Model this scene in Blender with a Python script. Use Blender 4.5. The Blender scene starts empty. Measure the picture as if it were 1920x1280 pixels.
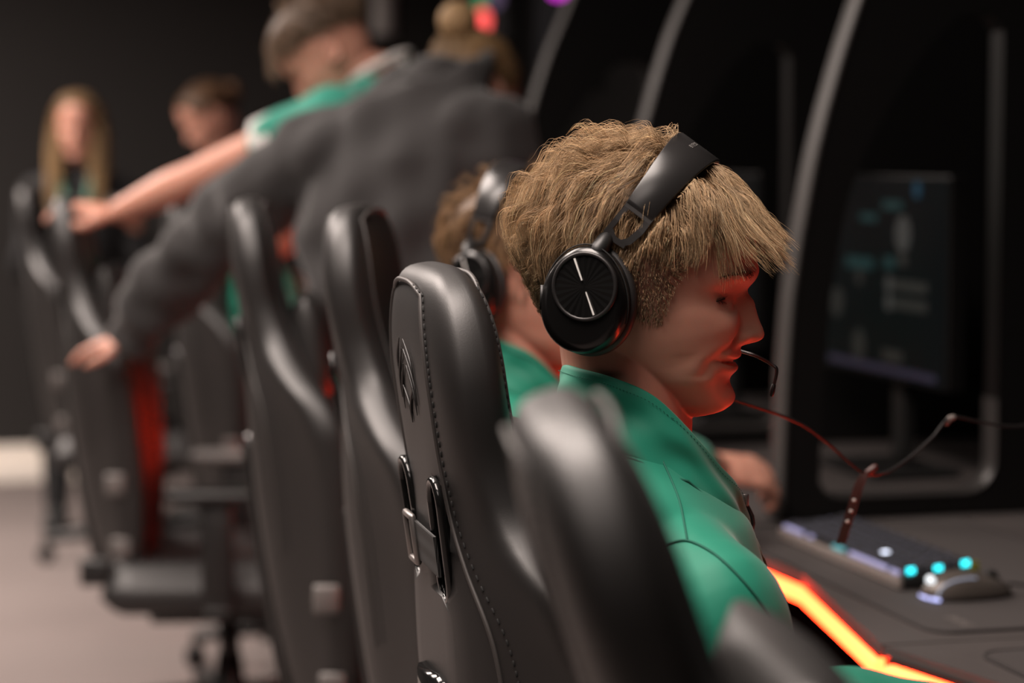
import bpy, bmesh, math, random
import numpy as np
from mathutils import Vector, Matrix
from mathutils.bvhtree import BVHTree

SC = bpy.context.scene
COL = SC.collection
R = math.radians
rng = np.random.default_rng(7)

# ------------------------------------------------------------------ camera
CAM_Z, F_PX, PITCH = 1.327, 4266.0, R(4.54)
cam = bpy.data.cameras.new('camera'); cam.sensor_width = 36.0
cam.lens = F_PX / 1920 * 36.0
cam.dof.use_dof = True; cam.dof.focus_distance = 2.10; cam.dof.aperture_fstop = 3.0
cam.dof.aperture_blades = 0
cam.clip_start = 0.05
cam_o = bpy.data.objects.new('camera', cam); COL.objects.link(cam_o)
cam_o.location = (0, 0, CAM_Z); cam_o.rotation_euler = (R(90) - PITCH, 0, 0)
SC.camera = cam_o

def at(px, py, Y):
    """the point on the plane Y metres away that the lens sees at this pixel"""
    a, b = (px - 960) / F_PX, (640 - py) / F_PX
    dy = math.cos(PITCH) + b * math.sin(PITCH)
    dz = -math.sin(PITCH) + b * math.cos(PITCH)
    t = Y / dy
    return Vector((a * t, Y, CAM_Z + dz * t))

# row frame: u runs along the row of desks (away), v from the aisle to the desks
U = Vector((-0.245, 0.9695, 0)); V = Vector((0.9695, 0.245, 0))
ROW = math.atan2(0.245, 0.9695)
def uv(u, v, z=0.0):
    return Vector((U.x * u + V.x * v, U.y * u + V.y * v, z))

# ------------------------------------------------------------------ view, world, lamps
SC.view_settings.view_transform = 'Standard'; SC.view_settings.look = 'None'
SC.view_settings.gamma = 1.0; SC.view_settings.use_curve_mapping = False
SC.view_settings.exposure = 0.0
w = bpy.data.worlds.new('dim_room'); SC.world = w; w.use_nodes = True
w.node_tree.nodes['Background'].inputs[0].default_value = (0.9, 0.85, 0.82, 1)
w.node_tree.nodes['Background'].inputs[1].default_value = 0.008

def area(name, loc, target, size, power, color, spread=180):
    l = bpy.data.lights.new(name, 'AREA'); l.shape = 'RECTANGLE'
    l.size, l.size_y = size; l.energy = power; l.color = color; l.spread = R(spread)
    o = bpy.data.objects.new(name, l); COL.objects.link(o); o.location = loc
    d = Vector(target) - Vector(loc); o.rotation_euler = d.to_track_quat('-Z', 'Y').to_euler()
    return o
WARM = (1.0, 0.86, 0.78)
LAMP_UV = [(0.35, -0.45, 14), (1.70, 0.0, 60), (3.25, -0.35, 70), (5.0, -0.6, 62), (7.5, -1.0, 165)]
for (u_, v_, p_) in LAMP_UV:
    c = uv(u_, v_, 2.70)
    area('ceiling_lamp', c, c - Vector((0, 0, 1)), (1.0, 1.0), p_, WARM, 165)

# ------------------------------------------------------------------ materials
MATS = {}
def mat(name, col=(0.5, 0.5, 0.5), rough=0.5, metal=0.0, spec=0.5, bump=None, emit=None, strength=0.0,
        var=None, sss=0.0, coat=0.0, sheen=0.0, attr=None, aniso=0.0):
    if name in MATS: return MATS[name]
    m = bpy.data.materials.new(name); m.use_nodes = True; MATS[name] = m
    nt = m.node_tree; b = nt.nodes['Principled BSDF']
    b.inputs['Base Color'].default_value = (*col, 1); b.inputs['Roughness'].default_value = rough
    b.inputs['Metallic'].default_value = metal; b.inputs['Specular IOR Level'].default_value = spec
    b.inputs['Coat Weight'].default_value = coat; b.inputs['Sheen Weight'].default_value = sheen
    if aniso: b.inputs['Anisotropic'].default_value = aniso
    if sss:
        b.inputs['Subsurface Weight'].default_value = sss
        b.inputs['Subsurface Radius'].default_value = (1.0, 0.3, 0.15); b.inputs['Subsurface Scale'].default_value = 0.004
    if emit:
        b.inputs['Emission Color'].default_value = (*emit, 1); b.inputs['Emission Strength'].default_value = strength
    tc = nt.nodes.new('ShaderNodeTexCoord')
    if var:        # (scale, amount, detail): mottled base colour
        n = nt.nodes.new('ShaderNodeTexNoise'); n.inputs['Scale'].default_value = var[0]; n.inputs['Detail'].default_value = 4
        nt.links.new(tc.outputs['Object'], n.inputs['Vector'])
        mx = nt.nodes.new('ShaderNodeMix'); mx.data_type = 'RGBA'
        mx.inputs[6].default_value = (*[c * (1 - var[1]) for c in col], 1)
        mx.inputs[7].default_value = (*[min(1, c * (1 + var[1])) for c in col], 1)
        nt.links.new(n.outputs['Fac'], mx.inputs[0]); nt.links.new(mx.outputs[2], b.inputs['Base Color'])
    if attr:
        a = nt.nodes.new('ShaderNodeAttribute'); a.attribute_name = attr
        nt.links.new(a.outputs['Color'], b.inputs['Base Color'])
    if bump:       # (kind, scale, strength, distance)
        kind, sc, st, di = bump
        if kind == 'noise':
            n = nt.nodes.new('ShaderNodeTexNoise'); n.inputs['Scale'].default_value = sc; n.inputs['Detail'].default_value = 5; out = n.outputs['Fac']
        elif kind == 'voronoi':
            n = nt.nodes.new('ShaderNodeTexVoronoi'); n.inputs['Scale'].default_value = sc; out = n.outputs['Distance']
        else:
            n = nt.nodes.new('ShaderNodeTexWave'); n.inputs['Scale'].default_value = sc; out = n.outputs['Fac']
        nt.links.new(tc.outputs['Object'], n.inputs['Vector'])
        bp = nt.nodes.new('ShaderNodeBump'); bp.inputs['Strength'].default_value = st; bp.inputs['Distance'].default_value = di
        nt.links.new(out, bp.inputs['Height']); nt.links.new(bp.outputs['Normal'], b.inputs['Normal'])
    return m

M_LEATHER = mat('black_leatherette', (0.013, 0.0118, 0.0115), 0.47, spec=0.62, bump=('voronoi', 900, 0.12, 0.0004))
M_LEATHER2 = mat('black_leatherette_seat', (0.012, 0.011, 0.011), 0.5, spec=0.6, bump=('noise', 300, 0.15, 0.0006))
M_PIPE = mat('dark_grey_piping', (0.045, 0.040, 0.038), 0.5)
M_STITCH = mat('black_thread', (0.004, 0.004, 0.004), 0.8)
M_BLACKPL = mat('black_plastic', (0.010, 0.010, 0.010), 0.45)
M_GLOSS = mat('glossy_black_plastic', (0.006, 0.006, 0.006), 0.12, spec=0.5)
M_GREYPL = mat('grey_satin_plastic', (0.13, 0.12, 0.115), 0.45)
M_METAL = mat('brushed_steel', (0.30, 0.28, 0.27), 0.42, metal=0.9)
M_DARKMETAL = mat('dark_satin_metal', (0.10, 0.095, 0.095), 0.36, metal=0.85)
M_STRAP = mat('black_ribbed_webbing', (0.012, 0.012, 0.012), 0.7, bump=('wave', 130, 0.6, 0.001))
M_GREEN = mat('green_tracksuit_knit', (0.005, 0.195, 0.122), 0.62, spec=0.35, sheen=0.15, bump=('noise', 1400, 0.12, 0.0004), var=(9, 0.10))
M_GREENSEAM = mat('dark_green_seam', (0.003, 0.100, 0.066), 0.8)
M_TEE = mat('green_tshirt_cotton', (0.010, 0.22, 0.155), 0.75, sheen=0.2, var=(12, 0.1))
M_WHITECLOTH = mat('white_cotton_trim', (0.62, 0.60, 0.58), 0.8)
M_BLACKCLOTH = mat('black_cotton_drill', (0.0125, 0.011, 0.011), 0.85, sheen=0.15, bump=('noise', 60, 0.35, 0.004), var=(6, 0.15))
M_TROUSER = mat('black_jersey', (0.010, 0.010, 0.011), 0.85)
M_SHOE = mat('dark_shoe', (0.02, 0.02, 0.02), 0.6)
M_SKIN = mat('light_skin', (0.50, 0.245, 0.178), 0.46, spec=0.4, sss=0.25, bump=('noise', 650, 0.10, 0.0006), var=(45, 0.10))
M_LIP = mat('lip_skin', (0.42, 0.14, 0.12), 0.4, sss=0.2)
M_EYE = mat('eye_white', (0.30, 0.26, 0.25), 0.2)
M_IRIS = mat('dark_iris', (0.02, 0.02, 0.025), 0.1)
M_HAIR = mat('hair_fibre', (0.3, 0.2, 0.1), 0.5, spec=0.28, attr='hair_colour')
M_DESK = mat('charcoal_desk_laminate', (0.060, 0.052, 0.050), 0.55, var=(30, 0.12))
M_MAT = mat('dark_grey_mat_fabric', (0.040, 0.034, 0.033), 0.8, bump=('noise', 900, 0.2, 0.0004))
M_MATEDGE = mat('black_mat_edge', (0.014, 0.010, 0.010), 0.8)
M_POD = mat('black_pod_laminate', (0.0045, 0.0042, 0.0042), 0.4, spec=0.3)
M_TRIM = mat('grey_pod_edging', (0.046, 0.042, 0.040), 0.5)
M_LINING = mat('dark_opening_lining', (0.035, 0.032, 0.031), 0.38)
M_LED = mat('red_led_strip', (0.6, 0.1, 0.05), 0.4, emit=(1.0, 0.030, 0.007), strength=32.0)
M_CYAN = mat('cyan_key_light', (0.0, 0.1, 0.1), 0.5, emit=(0.03, 0.75, 0.85), strength=3.2)
M_WHITEKEY = mat('white_key_light', (0.5, 0.5, 0.6), 0.5, emit=(0.75, 0.82, 1.0), strength=4.0)
M_LILAC = mat('lilac_key_light', (0.3, 0.3, 0.5), 0.5, emit=(0.32, 0.34, 0.62), strength=0.55)
M_KEYCAP = mat('dark_keycap', (0.020, 0.021, 0.027), 0.5)
M_LEGEND = mat('dim_key_legend', (0.1, 0.1, 0.15), 0.5, emit=(0.35, 0.38, 0.6), strength=0.12)
M_MOUSE = mat('silver_black_mouse', (0.10, 0.085, 0.075), 0.35, metal=0.3)
M_CABLE = mat('black_cable_sleeve', (0.010, 0.009, 0.009), 0.45)

# ------------------------------------------------------------------ object helpers
def link(name, me, m, parent=None, smooth=True):
    o = bpy.data.objects.new(name, me); COL.objects.link(o)
    if m is not None and not me.materials: me.materials.append(m)
    if parent is not None: o.parent = parent
    if smooth and len(me.polygons): me.polygons.foreach_set('use_smooth', [True] * len(me.polygons))
    return o
def tag(o, label=None, cat=None, group=None, kind=None):
    if label: o['label'] = label
    if cat: o['category'] = cat
    if group: o['group'] = group
    if kind: o['kind'] = kind
    return o
def thing(name, label, cat, loc=(0, 0, 0), rz=0.0, group=None):
    o = bpy.data.objects.new(name, None); COL.objects.link(o); o.empty_display_size = 0.1
    o.location = loc; o.rotation_euler = (0, 0, rz)
    return tag(o, label, cat, group)
def kids(o): return [c for c in COL.objects if c.parent == o]
def copy_tree(o, parent=None):
    c = o.copy(); COL.objects.link(c)
    if parent is not None: c.parent = parent
    for ch in kids(o): copy_tree(ch, c)
    return c

class G:
    """collects vertices and faces of one mesh"""
    def __init__(s): s.v, s.f = [], []
    def add(s, vs, fs):
        n = len(s.v); s.v.extend([tuple(p) for p in vs]); s.f.extend([tuple(i + n for i in q) for q in fs]); return s
    def mesh(s, name):
        me = bpy.data.meshes.new(name); me.from_pydata(s.v, [], s.f); me.validate(); me.update(); return me
    def put(s, name, m, parent=None, smooth=True, off=None):
        if off is not None: s.v = [tuple(Vector(p) - Vector(off)) for p in s.v]
        return link(name, s.mesh(name), m, parent, smooth)
    def loft(s, rings, cap=True, closed=True):
        k = len(rings[0]); vs = [p for r in rings for p in r]; fs = []
        for i in range(len(rings) - 1):
            for j in range(k if closed else k - 1):
                a, b = i * k + j, i * k + (j + 1) % k
                fs.append((a, b, b + k, a + k))
        if cap and closed:
            fs.append(tuple(range(k - 1, -1, -1))); n = (len(rings) - 1) * k; fs.append(tuple(range(n, n + k)))
        return s.add(vs, fs)
    def tube(s, pts, rad, k=10, cap=True, flat=1.0, up=(0, 0, 1)):
        """swept tube, rad scalar or list; flat squashes along the frame's second axis; rounded ends"""
        P = [Vector(p) for p in pts]; n = len(P)
        rad = [rad] * n if not hasattr(rad, '__len__') else list(rad)
        rings, prev = [], None
        for i in range(n):
            t = (P[min(i + 1, n - 1)] - P[max(i - 1, 0)]).normalized()
            if prev is None:
                a = Vector(up); a = a - t * a.dot(t)
                if a.length < 1e-3: a = Vector((1, 0, 0)) - t * t.x
            else: a = prev - t * prev.dot(t)
            a.normalize(); b = t.cross(a); prev = a
            def ring(c, r): return [c + b * (math.cos(2 * math.pi * j / k) * r) + a * (math.sin(2 * math.pi * j / k) * r * flat) for j in range(k)]
            if cap and i == 0:
                for q in (0.25, 0.7): rings.append(ring(P[0] - t * rad[0] * math.sqrt(1 - q * q) * 0.9, rad[0] * q))
            rings.append(ring(P[i], rad[i]))
            if cap and i == n - 1:
                for q in (0.7, 0.25): rings.append(ring(P[i] + t * rad[i] * math.sqrt(1 - q * q) * 0.9, rad[i] * q))
        return s.loft(rings, cap)
    def box(s, c, d, r=0.0, M=None, seg=2):
        bm = bmesh.new(); bmesh.ops.create_cube(bm, size=1.0)
        for v in bm.verts: v.co = Vector((v.co.x * d[0], v.co.y * d[1], v.co.z * d[2]))
        if r > 0: bmesh.ops.bevel(bm, geom=bm.edges[:], offset=r, segments=seg, affect='EDGES', profile=0.5)
        T = Matrix.Translation(Vector(c)) @ (M.to_4x4() if M is not None else Matrix.Identity(4))
        bm.verts.index_update()
        s.add([T @ v.co for v in bm.verts], [[v.index for v in f.verts] for f in bm.faces]); bm.free(); return s
    def lathe(s, prof, k=32, M=None):
        """prof: (radius, height) pairs turned about the local z axis"""
        M = M or Matrix.Identity(4)
        rings = [[M @ Vector((r * math.cos(2 * math.pi * j / k), r * math.sin(2 * math.pi * j / k), h)) for j in range(k)] for r, h in prof]
        return s.loft(rings, True)
    def ball(s, c, r, k=16, M=None):
        c = Vector(c); r = (r, r, r) if not hasattr(r, '__len__') else r
        rings = []
        for i in range(1, k):
            th = math.pi * i / k
            rings.append([Vector((math.sin(th) * math.cos(2 * math.pi * j / (2 * k)) * r[0], math.sin(th) * math.sin(2 * math.pi * j / (2 * k)) * r[1], -math.cos(th) * r[2])) for j in range(2 * k)])
        if M is not None: rings = [[M @ p for p in q] for q in rings]
        return s.loft([[p + c for p in q] for q in rings], True)
    def prism(s, outline, z0, z1, M=None):
        """outline: list of (x, y), extruded along local z"""
        M = M or Matrix.Identity(4); k = len(outline)
        return s.loft([[M @ Vector((x, y, z0)) for x, y in outline], [M @ Vector((x, y, z1)) for x, y in outline]], True)

def bake(me, mods):
    """apply modifiers to a mesh and hand back the result"""
    o = bpy.data.objects.new('tmp', me); COL.objects.link(o)
    for typ, kw in mods:
        md = o.modifiers.new(typ, typ)
        for k_, v_ in kw.items(): setattr(md, k_, v_)
    bpy.context.view_layer.update()
    dg = bpy.context.evaluated_depsgraph_get()
    out = bpy.data.meshes.new_from_object(o.evaluated_get(dg))
    bpy.data.objects.remove(o); return out
def fuse(g, name, voxel, smooth=4, factor=0.5):
    """one continuous skin grown over everything collected in g"""
    return bake(g.mesh(name), [('REMESH', dict(mode='VOXEL', voxel_size=voxel, use_smooth_shade=True)),
                               ('SMOOTH', dict(iterations=smooth, factor=factor))])
def interp(x, tab):
    a = np.array(tab, float); o = np.argsort(a[:, 0]); return np.interp(x, a[o, 0], a[o, 1])
def smooth_tab(tab):
    """a monotone-ish cubic through the table"""
    a = np.array(sorted(tab), float); xs, ys = a[:, 0], a[:, 1]
    m = np.gradient(ys, xs)
    def f(x):
        x = np.clip(np.asarray(x, float), xs[0], xs[-1]); i = np.clip(np.searchsorted(xs, x) - 1, 0, len(xs) - 2)
        h = xs[i + 1] - xs[i]; t = (x - xs[i]) / h
        return (2*t**3 - 3*t**2 + 1)*ys[i] + (t**3 - 2*t**2 + t)*h*m[i] + (-2*t**3 + 3*t**2)*ys[i+1] + (t**3 - t**2)*h*m[i+1]
    return f
def spline(pts, n):
    """Catmull-Rom through the points"""
    P = [Vector(p) for p in pts]; P = [P[0] * 2 - P[1]] + P + [P[-1] * 2 - P[-2]]; out = []
    m = len(P) - 3
    for i in range(n + 1):
        t = i / n * m; k = min(int(t), m - 1); t -= k; a, b, c, d = P[k:k + 4]
        out.append(0.5 * ((2*b) + (c - a)*t + (2*a - 5*b + 4*c - d)*t*t + (3*b - a - 3*c + d)*t**3))
    return out
# ================================================================== the room
def quad_slab(name, m, corners, thick, normal):
    g = G(); n = Vector(normal) * thick; a = [Vector(c) for c in corners]
    g.loft([a, [p + n for p in a]])
    o = g.put(name, m, None, smooth=False); tag(o, kind='structure'); return o
M_WALL = mat('black_matt_wall_paint', (0.0155, 0.0135, 0.0125), 0.9, var=(3, 0.08))
M_CEIL = mat('dark_ceiling', (0.02, 0.019, 0.019), 0.9)
M_BASE = mat('white_gloss_woodwork', (0.80, 0.74, 0.67), 0.45)
# carpet: grey-brown loop pile in ribs
M_CARPET = mat('ribbed_grey_carpet', (0.17, 0.14, 0.13), 0.95)
nt = M_CARPET.node_tree; b_ = nt.nodes['Principled BSDF']
tc = nt.nodes.new('ShaderNodeTexCoord'); mp = nt.nodes.new('ShaderNodeMapping'); mp.inputs['Rotation'].default_value = (0, 0, R(-14 + 30))
wv = nt.nodes.new('ShaderNodeTexWave'); wv.inputs['Scale'].default_value = 38; wv.inputs['Distortion'].default_value = 1.5; wv.inputs['Detail'].default_value = 3
ns = nt.nodes.new('ShaderNodeTexNoise'); ns.inputs['Scale'].default_value = 2.2
mx = nt.nodes.new('ShaderNodeMix'); mx.data_type = 'RGBA'; mx.inputs[6].default_value = (0.135, 0.112, 0.105, 1); mx.inputs[7].default_value = (0.205, 0.172, 0.162, 1)
ad = nt.nodes.new('ShaderNodeMath'); ad.operation = 'MULTIPLY_ADD'; ad.inputs[1].default_value = 0.55
nt.links.new(tc.outputs['Object'], mp.inputs[0]); nt.links.new(mp.outputs[0], wv.inputs['Vector']); nt.links.new(tc.outputs['Object'], ns.inputs['Vector'])
nt.links.new(wv.outputs['Fac'], ad.inputs[0]); nt.links.new(ns.outputs['Fac'], ad.inputs[2]); nt.links.new(ad.outputs[0], mx.inputs[0])
nt.links.new(mx.outputs[2], b_.inputs['Base Color'])

U0, U1, V0, V1, ZC = -2.6, 9.67, -3.4, 2.15, 2.75
quad_slab('floor', M_CARPET, [uv(U0, V0), uv(U1, V0), uv(U1, V1), uv(U0, V1)], 0.1, (0, 0, -1))
quad_slab('ceiling', M_CEIL, [uv(U0, V0, ZC), uv(U0, V1, ZC), uv(U1, V1, ZC), uv(U1, V0, ZC)], 0.1, (0, 0, 1))
quad_slab('wall_far', M_WALL, [uv(U1, V0), uv(U1, V1), uv(U1, V1, ZC), uv(U1, V0, ZC)], 0.1, U)
quad_slab('wall_right', M_POD, [uv(U0, V1), uv(U1, V1), uv(U1, V1, ZC), uv(U0, V1, ZC)], 0.1, V)
quad_slab('wall_left', M_WALL, [uv(U0, V0), uv(U1, V0), uv(U1, V0, ZC), uv(U0, V0, ZC)], 0.1, -V)
quad_slab('wall_back', M_WALL, [uv(U0, V0), uv(U0, V1), uv(U0, V1, ZC), uv(U0, V0, ZC)], 0.1, -U)
RZ = Matrix.Rotation(ROW, 3, 'Z')       # box axes: x -> v, y -> u
def step_box(name, u0, u1, v0, v1, z0, z1, m, r=0.004, parent=None):
    return G().box(uv((u0 + u1) / 2, (v0 + v1) / 2, (z0 + z1) / 2), (v1 - v0, u1 - u0, z1 - z0), r, RZ).put(name, m, parent, smooth=False)
vb = 0.42                                # where the skirting stops at a lower trunking box
pb = at(95, 900, 9.46); vb = pb.x * V.x + pb.y * V.y
tag(step_box('baseboard_far', U1 - 0.022, U1, V0, vb, 0, 0.145, M_BASE), kind='structure')
tag(step_box('trim_1', U1 - 0.11, U1, vb - 1.2, vb + 0.30, 0, 0.062, M_BASE), kind='structure')
tag(step_box('baseboard_right', U0, U1 - 0.022, V1 - 0.02, V1, 0, 0.11, M_BLACKPL), kind='structure')

# ================================================================== desks
C0 = 3.016; PITCH_U = 0.96; Z_DESK = 0.74
EDGE = [(-0.477, 1.106), (0.0, 1.189), (0.125, 1.182), (0.477, 1.106)]
def station(i): return C0 + PITCH_U * (i - 2)
def make_desk(uc, label):
    t = thing('gaming_desk', label, 'desk', uv(uc, 1.5, 0), ROW, 'desks along the row')
    # local axes: x = v - 1.5, y = u - uc
    out = [(v - 1.5, u) for u, v in EDGE] + [(0.62, 0.477), (0.62, -0.477)]
    G().prism(out, Z_DESK - 0.012, Z_DESK).put('desktop', M_DESK, t, smooth=False)
    inn = [(x + 0.012, y) for x, y in out[:4]] + out[4:]
    G().prism(inn, Z_DESK - 0.05, Z_DESK - 0.0125).put('apron', M_BLACKPL, t, smooth=False)
    # light strip let into the front edge
    pts = [Vector((v - 1.5 + 0.004, u * 0.974, Z_DESK - 0.033)) for u, v in EDGE]
    g = G()
    rings = []
    for p in pts:
        rings.append([p + Vector((dx, 0, dz)) for dx, dz in ((-0.004, -0.011), (-0.009, -0.007), (-0.009, 0.007), (-0.004, 0.011), (0.006, 0.011), (0.006, -0.011))])
    g.loft(rings).put('led_strip', M_LED, t, smooth=False)
    g = G(); rings = []
    for p in pts: rings.append([p + Vector((dx, 0, dz)) for dx, dz in ((-0.004, 0.014), (0.008, 0.014), (0.008, 0.020), (-0.004, 0.020))])
    g.loft(rings).put('led_channel', M_DARKMETAL, t, smooth=False)
    for y in (-0.42, 0.42):
        G().box((0.10, y, 0.345), (0.62, 0.04, 0.69), 0.004).put('leg', M_BLACKPL, t, smooth=False)
    return t
DESK_LABELS = {1: 'charcoal desk with red light strip, nearest one at the bottom right corner',
               2: 'charcoal desk with red light strip carrying the lit keyboard and mouse',
               3: 'charcoal desk seen behind the nearest black pod panel',
               4: 'charcoal desk where the woman in the black jacket leans over',
               5: 'charcoal desk in front of the seated player beyond the third chair'}
for i in DESK_LABELS: make_desk(station(i), DESK_LABELS[i])

# ================================================================== pod panels between the desks
def pod_front(z):      # how far the curved front edge sits behind the straight line (v)
    return interp(z, [(0.0, -0.02), (0.5, -0.01), (0.74, 0.0), (0.98, 0.008), (1.10, 0.016), (1.2, 0.030), (1.33, 0.054), (1.41, 0.074), (1.5, 0.1), (1.59, 0.13), (1.75, 0.2), (1.9, 0.28), (2.05, 0.40)])
def panel_outline():
    v0 = 1.325; zs = np.linspace(0.742, 2.05, 40); fr = [(v0 + float(pod_front(z)), float(z)) for z in zs]
    top = [(v0 + 0.47, 2.10), (v0 + 0.60, 2.12)]
    return fr + top + [(2.145, 2.12), (2.145, 0.742)]
def hole_outline():
    """cut-out that follows the front edge, rounded lower corners"""
    v0 = 1.325 + 0.062; zs = np.linspace(0.84, 1.52, 26)
    left = [(v0 + float(pod_front(z)) * 1.15 + max(0, z - 1.25) ** 1.6 * 0.55, float(z)) for z in zs]
    right = 1.705; r = 0.055
    o = left + [(left[-1][0] + 0.05, 1.565), (right - 0.02, 1.565), (right, 1.54)]
    o += [(right, 0.93), (right, 0.775 + r)]
    for k in range(1, 8):
        a = math.pi / 2 * k / 8; o.append((right - r + r * math.cos(a), 0.775 + r - r * math.sin(a)))
    o += [(right - r, 0.775), (v0 + 0.04, 0.775)]
    for k in range(1, 5):
        a = math.pi / 2 * k / 5; o.append((v0 + 0.04 - 0.04 * math.sin(a), 0.775 + 0.04 - 0.04 * math.cos(a)))
    return o
TH = 0.050
def make_panel(uc, label):
    t = thing('pod_panel', label, 'panel', uv(uc, 1.325, Z_DESK), ROW, 'curved black panels between the desks')
    def P(v, z, du): return Vector((v - 1.325, du, z - Z_DESK))
    ol = panel_outline(); ho = hole_outline()
    # body: outline extruded, cut-out taken away
    g = G(); g.loft([[P(v, z, -TH / 2 + 0.001) for v, z in ol], [P(v, z, TH / 2 - 0.001) for v, z in ol]])
    h = G(); h.loft([[P(v, z, -TH) for v, z in ho], [P(v, z, TH) for v, z in ho]])
    hm = h.mesh('cut'); bm = bmesh.new(); bm.from_mesh(hm); bmesh.ops.recalc_face_normals(bm, faces=bm.faces); bm.to_mesh(hm); bm.free()
    gm = g.mesh('pod'); bm = bmesh.new(); bm.from_mesh(gm); bmesh.ops.recalc_face_normals(bm, faces=bm.faces); bm.to_mesh(gm); bm.free()
    ho_o = bpy.data.objects.new('cut', hm); COL.objects.link(ho_o)
    me = bake(gm, [('BOOLEAN', dict(operation='DIFFERENCE', object=ho_o, solver='EXACT'))])
    bpy.data.objects.remove(ho_o)
    link('panel_board', me, M_POD, t, smooth=False)
    # grey edging along the curved front, and round the cut-out
    g = G(); fr = [q for q in ol if q[0] < 2.0]
    g.loft([[P(v - 0.006, z, -TH / 2), P(v + 0.004, z, -TH / 2 - 0.001), P(v + 0.004, z, TH / 2 + 0.001), P(v - 0.006, z, TH / 2)] for v, z in fr])
    g.put('front_edging', M_TRIM, t)
    g = G(); k = len(ho); rings = []; k0 = 29          # from the upper right corner round to the lower left
    cv = sum(q[0] for q in ho) / k; cz = sum(q[1] for q in ho) / k
    for a in range(k0, k + 1):
        v, z = ho[a % k]; d = Vector((cv - v, cz - z)).normalized() * 0.004
        rings.append([P(v, z, -TH / 2 - 0.001), P(v + d.x, z + d.y, -TH / 2 - 0.001), P(v + d.x, z + d.y, TH / 2 + 0.001), P(v, z, TH / 2 + 0.001)])
    g.loft(rings, cap=False).put('opening_lining', M_LINING, t)
    return t
U_PANEL = 3.475
PANEL_LABELS = ['tall black curved pod panel with an opening, nearest, right of the smiling player',
                'tall black curved pod panel directly behind the hair of the smiling player',
                'tall black curved pod panel just right of the woman in the black jacket']
for k, lb in enumerate(PANEL_LABELS): make_panel(U_PANEL + PITCH_U * k, lb)

# ================================================================== monitors on the desks
M_SCREEN = mat('dark_screen_glass', (0.003, 0.004, 0.005), 0.3, spec=0.15, emit=(0.10, 0.32, 0.36), strength=0.002)
M_UIGREY = mat('screen_grey_light', (0.02, 0.02, 0.02), 0.3, emit=(0.62, 0.64, 0.62), strength=0.036)
M_UIDIM = mat('screen_dim_bar', (0.02, 0.02, 0.02), 0.3, emit=(0.5, 0.58, 0.55), strength=0.009)
M_UITEAL = mat('screen_teal_light', (0.01, 0.02, 0.02), 0.3, emit=(0.02, 0.42, 0.48), strength=0.03)
M_UIBLUE = mat('screen_blue_light', (0.01, 0.02, 0.02), 0.3, emit=(0.02, 0.35, 0.75), strength=0.055)
M_UIVIO = mat('screen_violet_light', (0.02, 0.02, 0.03), 0.3, emit=(0.25, 0.22, 0.55), strength=0.03)
def make_monitor(uc, label, ui=True):
    t = thing('computer_monitor', label, 'monitor', uv(uc, 1.74, Z_DESK), ROW, 'monitors on the desks')
    zc, hw, hh = 0.37, 0.285, 0.185
    G().box((0, 0, zc), (0.035, 2 * hw + 0.012, 2 * hh + 0.012), 0.004).put('casing', M_POD, t, smooth=False)
    s = G().box((-0.0185, 0, zc), (0.003, 2 * hw, 2 * hh), 0.0).put('screen', M_SCREEN, t, smooth=False)
    G().box((0.03, 0, zc - 0.16), (0.03, 0.05, 0.36), 0.006).put('stand', M_BLACKPL, t, smooth=False)
    G().box((0.0, 0, 0.008), (0.18, 0.26, 0.014), 0.004).put('foot', M_BLACKPL, t, smooth=False)
    if ui:
        def bar(y, z, w_, h_, m): return G().box((-0.0205, y, z), (0.001, w_, h_), 0).put('screen_mark', m, s, smooth=False)
        def dot(y, z, r, m, sq=1.0):
            return G().lathe([(r, -0.0005), (r, 0.0005)], 20, Matrix.Translation((-0.0205, y, z)) @ Matrix.Rotation(R(-90), 4, 'Y') @ Matrix.Diagonal((sq, 1, 1, 1))).put('screen_mark', m, s, smooth=False)
        dot(-0.10, zc + 0.083, 0.034, M_UIGREY, 1.0); bar(-0.10, zc + 0.035, 0.04, 0.02, M_UIDIM)
        for z in (-0.012, -0.046):
            dot(-0.040, zc + z, 0.016, M_UIGREY); bar(-0.135, zc + z, 0.15, 0.020, M_UIDIM)
        bar(-0.04, zc + 0.028, 0.05, 0.022, M_UITEAL); bar(0.10, zc + 0.022, 0.13, 0.022, M_UITEAL)
        dot(-0.16, zc + 0.165, 0.016, M_UIBLUE); bar(-0.05, zc + 0.135, 0.09, 0.016, M_UITEAL); bar(0.06, zc + 0.11, 0.08, 0.016, M_UITEAL)
        dot(0.10, zc - 0.005, 0.016, M_UIDIM); dot(0.21, zc - 0.06, 0.030, M_UIDIM); dot(0.10, zc - 0.135, 0.03, M_UIDIM)
        bar(-0.06, zc - 0.145, 0.09, 0.022, M_UIDIM); bar(0.0, zc - 0.172, 0.5, 0.014, M_UIVIO)
    return t
make_monitor(station(3), 'dim monitor showing a game lobby, seen through the nearest panel opening')
make_monitor(station(4), 'dark monitor on the desk behind the second pod panel', False)
make_monitor(station(2), 'dim monitor on the desk of the second player, nearest monitor in the row')
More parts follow.
